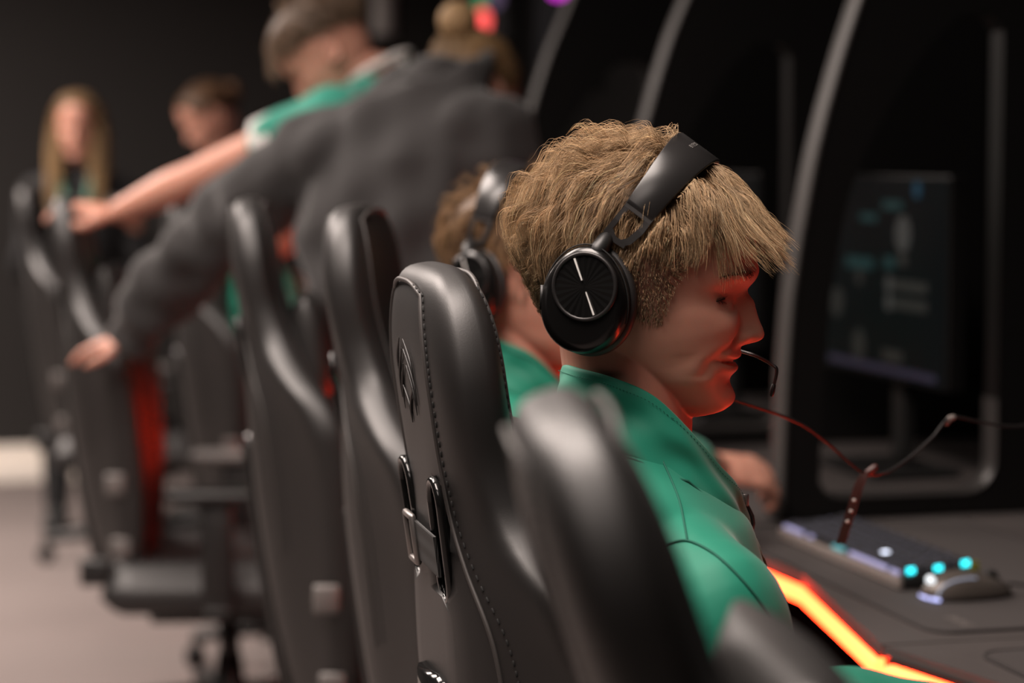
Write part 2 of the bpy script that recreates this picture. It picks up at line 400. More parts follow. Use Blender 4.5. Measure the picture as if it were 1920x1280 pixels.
# ================================================================== gaming chairs
BACK_L = 0.86
def back_w(h): return float(smooth_tab([(0, .185), (.08, .215), (.2, .235), (.34, .255), (.44, .264), (.50, .262), (.545, .243), (.59, .198), (.63, .162), (.67, .151), (.74, .152), (.80, .148), (.86, .145)])(h))
def back_t(h): return float(smooth_tab([(0, .085), (.1, .10), (.3, .11), (.45, .105), (.55, .09), (.65, .078), (.86, .074)])(h))
def back_wing(h): return float(smooth_tab([(0, .035), (.1, .055), (.3, .080), (.45, .085), (.52, .070), (.60, .026), (.68, .005), (.86, .002)])(h))
KR = 56
def back_pt(h, a, shrink=1.0, tshrink=1.0):
    W_, T_, B_ = back_w(h), back_t(h), back_wing(h); c, s = math.cos(a), math.sin(a)
    x = math.copysign(abs(c) ** (2 / 3.2), c) * T_ / 2 * tshrink; y = math.copysign(abs(s) ** (2 / 3.2), s) * W_ * shrink
    q = max(0.0, (abs(y) / W_ - 0.35) / 0.65); x += B_ * q * q * (3 - 2 * q)
    return Vector((x, y, h))
def back_ring(h, shrink=1.0, tshrink=1.0): return [back_pt(h, 2 * math.pi * j / KR, shrink, tshrink) for j in range(KR)]
def rec(p, ang, base=(-0.235, 0, 0.385)):
    """tilt a point of the upright back about its foot"""
    c, s = math.cos(ang), math.sin(ang)
    return Vector((base[0] + p.x * c - p.z * s, p.y, base[2] + p.x * s + p.z * c))
def back_levels():
    lv = []
    for q in (0.35, 0.75): lv.append((0.012 * (1 - math.sqrt(1 - (1 - q) ** 2)), 0.90 + 0.1 * q, q))
    for h in np.linspace(0.03, 0.755, 56): lv.append((float(h), 1.0, 1.0))
    for a in np.linspace(5, 88, 17): a = R(a); lv.append((0.755 + 0.105 * math.sin(a), max(0.03, math.cos(a)) ** 0.52, max(0.04, math.cos(a)) ** 0.60))
    return lv
def make_chair(label, ang):
    t = thing('gaming_chair', label, 'chair', (0, 0, 0), 0, 'black gaming chairs along the desks')
    def Q(p): return rec(Vector(p), ang)
    lv = back_levels()
    rings = [[Q(p) for p in back_ring(h, sh, ts)] for h, sh, ts in lv]
    gm = G().loft(rings).mesh('backrest')
    # two strap slots cut through the back
    def stadium(w_, h_, n=8):
        o = []
        for k in range(n + 1): a = math.pi * k / n; o.append((w_ * math.cos(a), h_ + w_ * math.sin(a)))
        for k in range(n + 1): a = math.pi + math.pi * k / n; o.append((w_ * math.cos(a), -h_ + w_ * math.sin(a)))
        return o
    cut = G(); HS = 0.612
    for sy in (-1, 1):
        ol = stadium(0.021, 0.034)
        cut.loft([[Q((x, sy * (0.072 + z * 0.10) + y, HS + z)) for y, z in ol] for x in (-0.2, 0.2)])
    cm = cut.mesh('cut')
    for m_ in (gm, cm):
        bm = bmesh.new(); bm.from_mesh(m_); bmesh.ops.recalc_face_normals(bm, faces=bm.faces); bm.to_mesh(m_); bm.free()
    co = bpy.data.objects.new('cut', cm); COL.objects.link(co)
    me = bake(gm, [('BOOLEAN', dict(operation='DIFFERENCE', object=co, solver='EXACT'))]); bpy.data.objects.remove(co)
    back = link('backrest', me, M_LEATHER, t)
    md = back.modifiers.new('w', 'WEIGHTED_NORMAL'); md.keep_sharp = True
    # piping and stitches along the rear and front edges
    def edge(eb, top_lv, over):
        """up one side of the back at a fixed bearing, over the crown behind (or before) the ridge, down the other side"""
        body = lv[22:58]; cap = lv[58:58 + top_lv]; pts = [back_pt(h, eb, sh, ts) for h, sh, ts in body + cap]
        h, sh, ts = lv[58 + top_lv]
        end = math.pi if over == 'rear' else 0.0
        arc = [back_pt(h + 0.012 * math.sin(q * math.pi / 2), eb + (end - eb) * q, sh * (1 - .05 * q), ts) for q in np.linspace(0, 1, 8)]
        half = pts + arc; return half + [Vector((p.x, -p.y, p.z)) for p in half[-2::-1]]
    for ea, dang, nm, over in ((R(153), R(-5), 'rear_piping', 'rear'), (R(40), R(5), 'front_piping', 'front')):
        pp = spline(edge(ea, 9, over), 300); sp_ = spline(edge(ea + dang, 9, over), 300)
        path = [Q(p) for p in pp]; G().tube(path, 0.0023, 8).put(nm, M_PIPE, back)
        st = G(); ln = 0.0; nxt = 0.004
        for a in range(1, len(path) - 2):
            d = path[a + 1] - path[a]; ln += d.length
            if ln > nxt and d.length > 1e-5:
                nxt = ln + 0.0062; c0 = sp_[a]; inner = Vector((0, 0, min(c0.z, 0.80))); o_ = c0 - inner; o_.x *= 3.0
                c = Q(c0 + o_.normalized() * 0.0004); dd = d.normalized() * 0.0019
                st.tube([c - dd, c + dd], 0.0011, 5)
        st.put('stitching', M_STITCH, back)
    # plastic rims round the slots
    for sy in (-1, 1):
        ol = stadium(0.0230, 0.035, 10); ol.append(ol[0]); xr = -back_t(HS) / 2 + 0.001
        pth = [Q((xr + back_wing(HS + z) * 0.0, sy * (0.072 + z * 0.10) + y, HS + z)) for y, z in ol]
        G().tube(pth, 0.0042, 8, cap=False).put('slot_rim', M_GLOSS, back)
    # lumbar strap across the two slots with buckle
    g = G(); xs = -back_t(HS) / 2 - 0.004; zs_ = HS - 0.012
    ring = lambda y: [Q((xs, y, zs_ - 0.019)), Q((xs - 0.003, y, zs_ - 0.019)), Q((xs - 0.003, y, zs_ + 0.019)), Q((xs, y, zs_ + 0.019))]
    g.loft([ring(y) for y in np.linspace(-0.082, 0.082, 12)])
    strap = g.put('lumbar_strap', M_STRAP, back, smooth=False)
    g = G()
    for z in (zs_ - 0.022, zs_ + 0.022): g.tube([Q((xs - 0.004, 0.02, z)), Q((xs - 0.004, 0.055, z))], 0.0035, 8)
    for y in (0.02, 0.055): g.tube([Q((xs - 0.004, y, zs_ - 0.022)), Q((xs - 0.004, y, zs_ + 0.022))], 0.0035, 8)
    g.put('buckle', M_METAL, strap)
    # moulded rear shell below the slots
    g = G(); rr = []
    for h in np.linspace(0.02, 0.475, 18):
        wd = float(interp(h, [(0.02, .10), (.25, .085), (.4, .072), (.475, .055)])); x0 = -back_t(h) / 2
        rr.append([Q((x0 + 0.01, -wd, h)), Q((x0 - 0.008, -wd + 0.008, h)), Q((x0 - 0.013, -wd * 0.5, h)), Q((x0 - 0.013, wd * 0.5, h)), Q((x0 - 0.008, wd - 0.008, h)), Q((x0 + 0.01, wd, h))])
    shell = g.loft(rr).put('rear_shell', M_GREYPL if False else M_GLOSS, t)
    for sy in (-1, 1):
        pth = [Q((-back_t(h) / 2 - 0.0125, sy * float(interp(h, [(0.03, .055), (.25, .05), (.45, .03)])), h)) for h in np.linspace(0.03, 0.455, 20)]
        G().tube(pth, 0.004, 6).put('shell_rib', M_BLACKPL, shell)
    # pillow strapped to the front below the headrest
    g = G(); rr = []
    for z in np.linspace(-1, 1, 17):
        e = max(0.05, 1 - abs(z) ** 3) ** 0.5; row = []
        for j in range(36):
            a_ = 2 * math.pi * j / 36; c_, s_ = math.cos(a_), math.sin(a_)
            row.append(Q((back_t(0.60) / 2 + 0.030 + 0.040 * e * math.copysign(abs(c_) ** .8, c_), 0.135 * (0.9 + 0.1 * e) * math.copysign(abs(s_) ** .6, s_), 0.605 + 0.085 * z)))
        rr.append(row)
    g.loft(rr).put('neck_pillow', M_LEATHER, t)
    # embroidered emblem on the back of the headrest: curved strokes
    g = G(); xe = -back_t(0.7) / 2 - 0.0008
    for s_ in (-1, 1):
        for (y0, z0, y1, z1, b_) in ((0.004, .785, .040, .735, .012), (0.008, .770, .032, .725, .008), (0.0, .715, .028, .750, -.010), (0.038, .76, .010, .795, .008)):
            pts = [Q((xe, s_ * (y0 + (y1 - y0) * q + b_ * math.sin(q * math.pi)), z0 + (z1 - z0) * q)) for q in np.linspace(0, 1, 12)]
            g.tube(pts, [0.0004 + 0.0009 * math.sin(math.pi * min(1, q + 0.03)) for q in np.linspace(0, 1, 12)], 6)
    g.put('embroidered_emblem', M_LEATHER, back)
    # recliner covers at the foot of the back
    for sy in (-1, 1):
        G().box(Q((-0.035, sy * 0.205, 0.035)), (0.07, 0.030, 0.06), 0.008).put('hinge_cover', M_BLACKPL, t)
        for hb in (0.08, 0.225): G().box(Q((0.0 + back_wing(hb) * .55, sy * (back_w(hb) + 0.001), hb)), (0.042, 0.016, 0.046), 0.005).put('side_bracket', M_GREYPL, t)
    # seat: cushion between two raised bolsters
    rr = []
    for x in np.linspace(-0.26, 0.27, 24):
        e = min(1, (x + 0.262) / 0.04, (0.272 - x) / 0.05); e = max(0.05, e) ** 0.5; hw = 0.262 * (0.9 + 0.1 * e)
        o = []
        for j in range(40):
            a = 2 * math.pi * j / 40; c, s = math.cos(a), math.sin(a)
            y = math.copysign(abs(c) ** 0.55, c) * hw; z = math.copysign(abs(s) ** 0.6, s) * 0.055 * e
            q = max(0, (abs(y) / hw - 0.6) / 0.4)
            if z > 0: z += 0.030 * math.sin(min(1, q * 1.25) * math.pi) * e
            o.append(Vector((x, y, 0.365 + z)))
        rr.append(o)
    seat = G().loft(rr).put('seat', M_LEATHER2, t)
    for sy in (-1, 1):
        G().tube([(x, sy * 0.165, 0.4225) for x in np.linspace(-0.2, 0.24, 16)], 0.003, 6).put('seat_piping', M_PIPE, seat)
    G().box((-0.02, 0, 0.295), (0.30, 0.22, 0.035), 0.008).put('tilt_mechanism', M_BLACKPL, t)
    # armrests
    for sy in (-1, 1):
        a_ = G().box((0.02, sy * 0.315, 0.60), (0.26, 0.085, 0.028), 0.012, seg=3).put('armrest', M_GREYPL if sy > 0 else M_BLACKPL, t)
        g = G(); g.box((0.0, sy * 0.315, 0.48), (0.07, 0.035, 0.215), 0.008); g.box((0.0, sy * 0.225, 0.345), (0.06, 0.215, 0.02), 0.005); g.box((0.0, sy * 0.315, 0.365), (0.065, 0.03, 0.06), 0.006)
        g.put('armrest_post', M_BLACKPL, a_)
    # gas lift, five-star base, castors
    G().lathe([(0.024, 0.10), (0.024, 0.30)], 20).put('gas_lift', M_BLACKPL, t)
    bs = G().lathe([(0.03, 0.075), (0.055, 0.085), (0.055, 0.115), (0.035, 0.14), (0.028, 0.2)], 24).put('base_hub', M_BLACKPL, t)
    for k in range(5):
        an = R(180 + 72 * k); d = Vector((math.cos(an), math.sin(an), 0))
        G().tube([d * 0.04 + Vector((0, 0, 0.105)), d * 0.18 + Vector((0, 0, 0.098)), d * 0.31 + Vector((0, 0, 0.080))], [0.026, 0.022, 0.017], 10).put('base_leg', M_BLACKPL, t)
        c = d * 0.315; g = G(); n = Vector((-d.y, d.x, 0))
        for s_ in (-1, 1):
            Mx = Matrix.Translation(c + n * 0.015 * s_ + Vector((0, 0, 0.0275))) @ n.to_track_quat('Z', 'Y').to_matrix().to_4x4()
            g.lathe([(0.012, -0.009), (0.026, -0.009), (0.0275, -0.005), (0.0275, 0.005), (0.026, 0.009), (0.012, 0.009)], 20, Mx)
        g.tube([c + Vector((0, 0, 0.028)), c + Vector((0, 0, 0.07))], 0.009, 8)
        g.put('caster', M_BLACKPL, t)
    return t
FIXED = ('base', 'caster')
def place_chair(t, px, py, Y, a_deg, ang, label=None):
    """stand the chair so that the crown of its headrest comes at that point of the room"""
    top = at(px, py, Y); a = R(a_deg)
    q = rec(Vector((0, 0, BACK_L)), ang); dz = top.z - q.z
    t.location = (top.x - q.x * math.cos(a), top.y - q.x * math.sin(a), 0); t.rotation_euler = (0, 0, a)
    for c in kids(t):
        if not c.name.startswith(FIXED): c.location.z = dz
    if label: t['label'] = label
    return t
REC = R(8.0)
chair = make_chair('black gaming chair behind the smiling player in front', REC)
place_chair(chair, 808, 494, 2.133, 12.5, REC)
SPOTS = [(664, 383, 3.05, -7, 'black gaming chair just left of the front chair, the second player sits in it'),
         (464, 371, 3.75, 4, 'black gaming chair between the woman in the black jacket and the camera, slim lit headrest'),
         (125, 366, 5.14, 3, 'black gaming chair whose headrest the bare arm is holding'),
         (52, 344, 7.46, 3, 'black gaming chair furthest left, in front of the long-haired girl'),
         (328, 372, 5.90, 10, 'black gaming chair the green-shirted seated player at the back uses')]
for (px, py, Y, a, lb) in SPOTS: place_chair(copy_tree(chair), px, py, Y, a, REC, lb)
REC0 = R(19.0)
near = make_chair('black gaming chair nearest the camera, blurred, its back tipped far back', REC0)
place_chair(near, 1030, 747, 1.24, 3, REC0)
# ================================================================== people
# ---- heads: millimetres, x to the face, y to the left ear, z up; origin in the middle of the skull
HF = smooth_tab([(100, 8), (97, 35), (90, 62), (78, 84), (62, 98), (45, 105), (30, 108), (12, 109), (-2, 109.5), (-12, 108), (-21, 102.5), (-32, 100), (-48, 97), (-62, 95),
                 (-73, 94.5), (-85, 91), (-100, 87), (-112, 86), (-122, 86), (-130, 82), (-136, 72), (-140, 55)])
HB = smooth_tab([(100, -2), (97, -28), (90, -52), (78, -72), (62, -87), (45, -95), (25, -99), (0, -99), (-20, -96), (-40, -90), (-58, -84), (-70, -76), (-82, -52), (-95, -20), (-108, 0), (-122, 24), (-134, 42), (-140, 50)])
HW = smooth_tab([(100, 4), (97, 28), (90, 45), (78, 59), (62, 69), (45, 75), (25, 78), (5, 77), (-15, 73), (-32, 70), (-48, 67), (-65, 63), (-80, 58), (-95, 52), (-108, 44), (-120, 34), (-130, 25), (-137, 15), (-140, 6)])
HC = smooth_tab([(100, 3), (60, -8), (20, -12), (-20, -5), (-50, 8), (-80, 25), (-110, 42), (-140, 52)])
HN = smooth_tab([(30, 2.15), (-10, 2.2), (-40, 2.3), (-90, 2.25), (-140, 2.0)])
def skull_pt(z, a):
    """point of the plain skull and jaw at height z, bearing a (0 = face)"""
    z = np.asarray(z, float); c, s = np.cos(a), np.sin(a)
    F, B, W, C, N = HF(z), HB(z), HW(z), HC(z), HN(z)
    n = np.where(c >= 0, N, 2.1)
    L = np.where(c >= 0, F - C, C - B)
    x = C + np.sign(c) * np.abs(c) ** (2 / n) * L
    y = np.sign(s) * np.abs(s) ** (2 / n) * W
    return np.stack([x, y, z + 0 * x], -1)
def gauss(d, w): return np.exp(-(d / w) ** 2)
def dist_poly(y, z, pts):
    best = np.full(y.shape, 1e9); tt = np.zeros(y.shape); n = len(pts) - 1
    for i in range(n):
        (ay, az), (by, bz) = pts[i], pts[i + 1]; dy, dz = by - ay, bz - az
        t = np.clip(((y - ay) * dy + (z - az) * dz) / (dy * dy + dz * dz), 0, 1)
        d = np.hypot(y - ay - t * dy, z - az - t * dz); m = d < best
        best = np.where(m, d, best); tt = np.where(m, (i + t) / n, tt)
    return best, tt
NOSE = smooth_tab([(-14, 0), (-21, 1.2), (-30, 7), (-40, 11.5), (-50, 16.5), (-57, 20.5), (-62, 22), (-66, 20.5), (-69, 15), (-71.5, 6), (-74, 0.8), (-78, 0)])
NOSEW = smooth_tab([(-14, 7), (-25, 7.0), (-40, 8.0), (-52, 9.5), (-60, 11), (-68, 10), (-75, 9)])
def face_offset(P, smile):
    x, y, z = P[..., 0], P[..., 1], P[..., 2]; ay = np.abs(y); d = np.zeros(x.shape)
    d += NOSE(z) * np.exp(-(ay / NOSEW(z)) ** 2.4)
    d += 8.5 * gauss(ay - 14.5, 6.5) * gauss(z + 63.5, 6.5)                       # wings of the nose
    d -= 6.0 * gauss(ay - 6.5, 3.6) * gauss(z + 70.5, 2.6)                        # nostrils
    d -= 3.0 * gauss(ay - 23, 4.5) * gauss(z + 62, 9)                             # crease beside the wing
    d += 3.5 * gauss(ay - 26, 20) * gauss(z + 4, 7)                               # brow
    d -= 3.0 * gauss(ay, 7) * gauss(z + 20, 7)
    d -= 8.0 * np.exp(-np.abs((ay - 31) / 19) ** 2.6) * np.exp(-np.abs((z + 26) / 12.5) ** 2.4)   # eye sockets
    d -= 3.0 * gauss(ay - 15, 6) * gauss(z + 32, 12)
    d += (2 + 4.6 * smile) * gauss(ay - 38, 18) * gauss(z + 54, 15)               # cheek
    d += 2.0 * gauss(ay - 56, 12) * gauss(z + 40, 10)
    d -= 1.5 * gauss(ay - 60, 16) * gauss(z + 82, 18)                             # hollow of the cheek
    # lips and chin
    lipw = 22 + 12 * smile; corner = -86.5 + 2.2 * smile
    zm = -87.5 + (corner + 87.5) * np.clip(ay / lipw, 0, 1.2) ** 2                # line of the mouth
    lat = np.exp(-(ay / (lipw * 0.92)) ** 4)
    d += 3.4 * lat * gauss(z - zm - 5.2, 4.2) - 1.2 * gauss(ay, 3) * gauss(z + 76, 4)
    d += 4.2 * np.exp(-(ay / (lipw * 0.8)) ** 4) * gauss(z - zm + 6.8, 4.6)
    d -= (5.0 + 3.0 * smile) * np.exp(-(ay / (lipw * 1.02)) ** 8) * np.exp(-np.abs((z - zm) / 2.2) ** 2.0)
    d -= 2.2 * smile * gauss(ay - lipw - 1, 4) * gauss(z - corner, 4.5)           # pulled corner
    d -= 2.6 * np.exp(-(ay / 19) ** 2) * gauss(z + 106, 5)
    d += 4.2 * np.exp(-(ay / 18) ** 2) * gauss(z + 122, 11)
    if smile:
        q, t = dist_poly(ay, z, [(19, -62), (27, -67), (37, -76), (43, -86), (43, -96)])
        d -= 2.2 * smile * gauss(q, 3.8) * (1 - 0.55 * t); d += 2.2 * smile * gauss(q - 7, 6) * np.clip((ay - 20) / 12, 0, 1) * 0.6
        q, t = dist_poly(ay, z, [(55, -80), (54, -90), (50, -102), (44, -113)])
        d -= 1.9 * smile * gauss(q, 3.2) * np.sin(np.pi * (0.15 + 0.8 * t))
        q, t = dist_poly(ay, z, [(17, -33), (26, -39), (36, -40), (44, -37)])     # fold below the squinting eye
        d -= 1.8 * smile * gauss(q, 2.2)
    return d * np.clip((x - 5) / 35, 0, 1)
def make_head(smile=0.0, ears=True, voxel=1.7, neck=None, lids=0.55):
    """head and neck as one skin (mm). Returns a mesh"""
    g = G(); K = 220
    zs = np.concatenate([np.linspace(99.6, 60, 40), np.linspace(59, -136, 240), np.linspace(-136.5, -139.8, 8)])
    a = np.linspace(0, 2 * np.pi, K, endpoint=False)
    P = skull_pt(zs[:, None], a[None, :])
    ctr = np.stack([HC(zs), 0 * zs, zs], -1)[:, None, :]
    dirn = P - ctr; dirn[..., 1] *= 0.55; dirn[..., 2] = 0; dirn /= np.maximum(1e-6, np.linalg.norm(dirn, axis=-1, keepdims=True))
    dirn[..., 0] = np.where(np.abs(P[..., 1]) < 26, 1.0, dirn[..., 0]); dirn[..., 1] = np.where(np.abs(P[..., 1]) < 26, 0.0, dirn[..., 1])
    P = P + dirn * face_offset(P, smile)[..., None]
    g.loft([[Vector(p) for p in r] for r in P])
    neck = neck or [((-18, 0, -55), 60, 56), ((-10, 0, -110), 61, 57), ((-11, 0, -150), 61, 60), ((-18, 0, -185), 64, 72)]
    rings = []
    for i, (c, rx, ry) in enumerate(neck):
        c = Vector(c); t = (Vector(neck[min(i + 1, len(neck) - 1)][0]) - Vector(neck[max(i - 1, 0)][0])).normalized()
        ax = Vector((0, 1, 0)).cross(t).normalized() * -1
        rings.append([c + ax * (-math.cos(b) * rx) + Vector((0, math.sin(b) * ry, 0)) for b in np.linspace(0, 2 * np.pi, 40, endpoint=False)])
    g.loft(rings)
    # lids: domes over the eyeballs, parted by a slit
    for s in (-1, 1):
        c = Vector((69.5, 33 * s, -27)); rr = []
        for i in range(1, 24):
            th = math.pi * (24 - i) / 24; row = []
            for j in range(48):
                ph = 2 * math.pi * j / 48
                dx, dy, dz = math.sin(th) * math.cos(ph), math.sin(th) * math.sin(ph), math.cos(th)
                half = lids * 0.36 * max(0, 1 - (dy / 0.97) ** 4)
                open_ = dx > 0.25 and abs(dz + 0.06) < half
                r = 11.0 if open_ else 13.4 + (0.5 if 0 < dz + 0.06 - half < 0.12 else 0)
                row.append(c + Vector((dx, dy, dz)) * r)
            rr.append(row)
        g.loft(rr)
        if ears:
            e = Vector((-6, 76 * s, -22)); M = Matrix.Rotation(R(18 * s), 3, 'Z') @ Matrix.Rotation(R(-12), 3, 'Y')
            rim = [e + M @ Vector((17 * math.cos(q) - 3, s * (5 + 3 * abs(math.cos(q))), 30 * math.sin(q))) for q in np.linspace(0.25, 2 * math.pi - 0.5, 30)]
            g.tube([tuple(p) for p in rim], [4.6] * 30, 10)
            g.ball(e + Vector((-3, s * 1.5, 0)), (14, 5.5, 26), 12, M)
            g.ball(e + Vector((2, s * 3, -28)), (7, 5, 9), 10)
    return fuse(g, 'head', voxel, 3, 0.5)
def mesh_np(me):
    n = len(me.vertices); a = np.empty(n * 3); me.vertices.foreach_get('co', a); return a.reshape(n, 3)
def set_np(me, a): me.vertices.foreach_set('co', np.asarray(a, float).ravel()); me.update()
def join(name, meshes):
    """several meshes written into one"""
    g = G()
    for me in meshes: g.add([v.co[:] for v in me.vertices], [tuple(p.vertices) for p in me.polygons])
    return g.mesh(name)
def xform(me, M):
    me.transform(M); me.update(); return me
MM = Matrix.Diagonal((0.001, 0.001, 0.001, 1))

# ---- hair: every lock a tapering strand
def skull_push(P, off):
    """keep points outside the skull by off (mm)"""
    c = np.array([4.0, 0, 2.0]); rad = np.array([104.0, 80.0, 98.0])
    q = (P - c) / (rad + off[..., None]); l = np.linalg.norm(q, axis=-1, keepdims=True)
    return np.where(l < 1, c + q / np.maximum(l, 1e-6) * (rad + off[..., None]), P)
def sample_scalp(n, mask, r):
    out = []; tot = 0
    while tot < n:
        z = r.uniform(-95, 99.5, n * 4); a = r.uniform(-np.pi, np.pi, n * 4)
        P = skull_pt(z, a)
        P2 = skull_pt(np.clip(z - 0.5, -139, 99.9), a); slope = np.linalg.norm(P2 - P, axis=-1) / 0.5
        rr = np.hypot(P[:, 0] - HC(z), P[:, 1])
        keep = (r.uniform(0, 1, n * 4) < slope * rr / 700.0) & mask(P, a)
        out.append(P[keep]); tot += keep.sum()
    return np.concatenate(out)[:n]
def scalp_normal(P):
    c = np.array([4.0, 0, 2.0]); rad = np.array([104.0, 80.0, 98.0]); N = (P - c) / rad ** 2
    return N / np.linalg.norm(N, axis=-1, keepdims=True)
def hair_mask(P, a):
    x, y, z = P[:, 0], P[:, 1], P[:, 2]; aa = np.abs(a)
    low = np.interp(aa, [0, .55, .8, 1.0, 1.15, 1.35, 1.5, 1.75, 2.0, 2.4, 3.15], [50, 46, 34, 8, -10, -48, -50, -18, -45, -72, -90])
    return z > low
def hair_vol(P):
    """how far the outer hair stands off the skull (mm)"""
    x, y, z = P[..., 0], P[..., 1], P[..., 2]
    back = np.interp(z, [-90, -70, -45, -15, 10, 40, 65, 100, 140], [2, 3, 6, 13, 25, 38, 41, 43, 44])
    top = np.interp(x, [-60, -10, 30, 60, 90, 120], [38, 39, 33, 23, 19, 20])
    side = np.interp(z, [-50, -10, 15, 40, 65], [2, 5, 10, 20, 28])
    wb = np.clip((-x - 5) / 45, 0, 1); ws = np.clip((np.abs(y) - 40) / 28, 0, 1) * (1 - 0.5 * wb)
    base = back * wb + np.where(z > 40, top, np.minimum(top, back)) * (1 - wb)
    return base * (1 - ws) + side * ws
def strands(roots, cfg, r, nseg=14):
    """cfg(P, N) -> length, flow, lift, gravity, share of the hair's depth; integrates the locks"""
    N = scalp_normal(roots); L, T, lift, grav, frac = cfg(roots, N)
    c = np.array([4.0, 0, 2.0]); rad0 = np.array([104.0, 80.0, 98.0])
    d = N * lift[:, None] + T; d /= np.linalg.norm(d, axis=-1, keepdims=True)
    P = roots.copy(); pts = [P.copy()]; step = L / nseg
    for k in range(nseg):
        s = (k + 1) / nseg
        d = d + T * 0.10 + np.array([0, 0, -1.0]) * (grav * (0.10 + 0.5 * s))[:, None] / nseg * 3
        if s > .62: d = d + (np.clip((P[:, 0] - 85) / 20, 0, 1) * np.clip((60 - P[:, 2]) / 30, 0, 1))[:, None] * np.array([.15, 0, .09])
        d = norm(d); P1 = P + d * step[:, None]
        off = np.maximum(0.6, frac * hair_vol(P1)) * min(1.0, 0.30 + 1.3 * s)
        rad = rad0 + off[:, None]; q = (P1 - c) / rad; l = np.linalg.norm(q, axis=-1, keepdims=True); S_ = c + q / np.maximum(l, 1e-6) * rad
        free = np.clip((P1[:, 0] - 78) / 25, 0, 1) * np.clip((70 - P1[:, 2]) / 30, 0, 1)
        kk = np.where(l[:, 0] < 1, 1.0, 0.42 * (1 - free) * (P1[:, 2] > -60) * np.where(L > 200, P1[:, 2] > 20, 1))[:, None]
        Q = P1 + (S_ - P1) * kk; d = norm(Q - P); P = P + d * step[:, None]; pts.append(P.copy())
    return np.stack(pts, 1)
def band_base(lean):
    """foot of the headset band: swings about the cup as the band leans"""
    t = R(36 - lean); return Vector((-33 + 24 * math.cos(t) - 50 * math.sin(t), 0, -26 + 24 * math.sin(t) + 50 * math.cos(t)))
def band_press(P, lean=36.0):
    """hair lies flat under the headset band"""
    B_ = np.array([math.sin(R(lean)), 0, math.cos(R(lean))]); W_ = np.array([math.cos(R(lean)), 0, -math.sin(R(lean))]); o = np.array(band_base(lean))
    q = P - o; w_ = q @ W_; u_ = q @ B_; y = P[..., 1]
    e = np.sqrt((np.maximum(u_, 0) / 96.0) ** 2.2 + (np.abs(y) / 84.0) ** 2.2) ** (1 / 2.2)
    lim = 0.97 + np.clip((np.abs(w_) - 19) / 20, 0, 1) * 1.2
    k = np.where((e > lim) & (u_ > -8), lim / np.maximum(e, 1e-6), 1.0)
    return o + W_ * w_[..., None] + B_ * (u_ * k)[..., None] + np.array([0, 1.0, 0]) * (y * k)[..., None]
def hair_mesh(name, guides, roots, r, cols, rad=0.30, clump=0.75, frizz=1.0, post=None, kside=3):
    """children gathered round the guides, written as one mesh of tapering strands"""
    n, S = len(roots), guides.shape[1]
    gr = guides[:, 0]
    idx = np.empty(n, int); i2 = np.empty(n, int); w2 = np.empty(n)
    for a in range(0, n, 2000):
        D = ((roots[a:a + 2000, None] - gr[None]) ** 2).sum(-1)
        o = np.argpartition(D, 2, axis=1)[:, :2]; dd = np.take_along_axis(D, o, 1)
        sw = dd[:, 0] > dd[:, 1]; o[sw] = o[sw][:, ::-1]; dd.sort(axis=1)
        idx[a:a + 2000], i2[a:a + 2000] = o[:, 0], o[:, 1]; w2[a:a + 2000] = 0.35 * np.sqrt(dd[:, 0] / np.maximum(dd[:, 1], 1e-6))
    gsh = guides - guides[:, :1]
    sh = gsh[idx] * (1 - w2)[:, None, None] + gsh[i2] * w2[:, None, None]
    s = np.linspace(0, 1, S); cl = (clump * s ** 0.9)[None, :, None] * np.clip((np.linalg.norm(sh[:, -1], axis=-1) - 10) / 30, 0.0, 1)[:, None, None]
    ln = r.uniform(0.72, 1.08, n)[:, None, None]
    P = roots[:, None] + sh * ln - (roots - gr[idx])[:, None] * cl
    ph = r.uniform(0, 6.28, (n, 3)); am = r.normal(0, 1, (n, 3)) * (frizz * np.clip(np.linalg.norm(sh[:, -1], axis=-1) / 55, .12, 1.2))[:, None]
    fr = r.uniform(3, 7, (n, 1))
    P = P + (np.sin(s[None, :, None] * fr[:, None] + ph[:, None]) - np.sin(ph[:, None])) * am[:, None] * s[None, :, None]
    if post is not None: P = post(P)
    # tubes
    T = np.gradient(P, axis=1); T /= np.maximum(1e-9, np.linalg.norm(T, axis=-1, keepdims=True))
    ref = np.array([0.31, 0.87, 0.38]); A = np.cross(T, ref); A /= np.maximum(1e-6, np.linalg.norm(A, axis=-1, keepdims=True)); B = np.cross(T, A)
    rd = (rad * r.uniform(0.7, 1.3, n))[:, None] * (1 - 0.75 * s[None] ** 2)
    V_ = []
    for k in range(kside):
        q = 2 * math.pi * k / kside; V_.append(P + (A * math.cos(q) + B * math.sin(q)) * rd[..., None])
    Vt = np.stack(V_, 2).reshape(-1, 3)
    base = (np.arange(n) * S * kside)[:, None, None] + (np.arange(S - 1) * kside)[None, :, None]
    k0 = np.arange(kside)[None, None, :]; k1 = (k0 + 1) % kside
    F_ = np.stack([base + k0, base + k1, base + kside + k1, base + kside + k0], -1).reshape(-1, 4)
    me = bpy.data.meshes.new(name); me.vertices.add(len(Vt)); me.vertices.foreach_set('co', Vt.ravel())
    me.loops.add(F_.size); me.loops.foreach_set('vertex_index', F_.ravel().astype(np.int32))
    me.polygons.add(len(F_)); me.polygons.foreach_set('loop_start', np.arange(0, F_.size, 4, dtype=np.int32))
    me.polygons.foreach_set('use_smooth', np.ones(len(F_), bool)); me.update(); me.validate()
    c = cols(roots, r)                                     # root colour, tip colour per strand
    C_ = c[0][:, None] * (1 - s[None, :, None]) + c[1][:, None] * s[None, :, None]
    C_ = np.repeat(C_.reshape(-1, 3), kside, axis=0); C4 = np.concatenate([C_, np.ones((len(C_), 1))], 1)
    at_ = me.color_attributes.new('hair_colour', 'FLOAT_COLOR', 'POINT'); at_.data.foreach_set('color', C4.ravel().astype(np.float32))
    return me
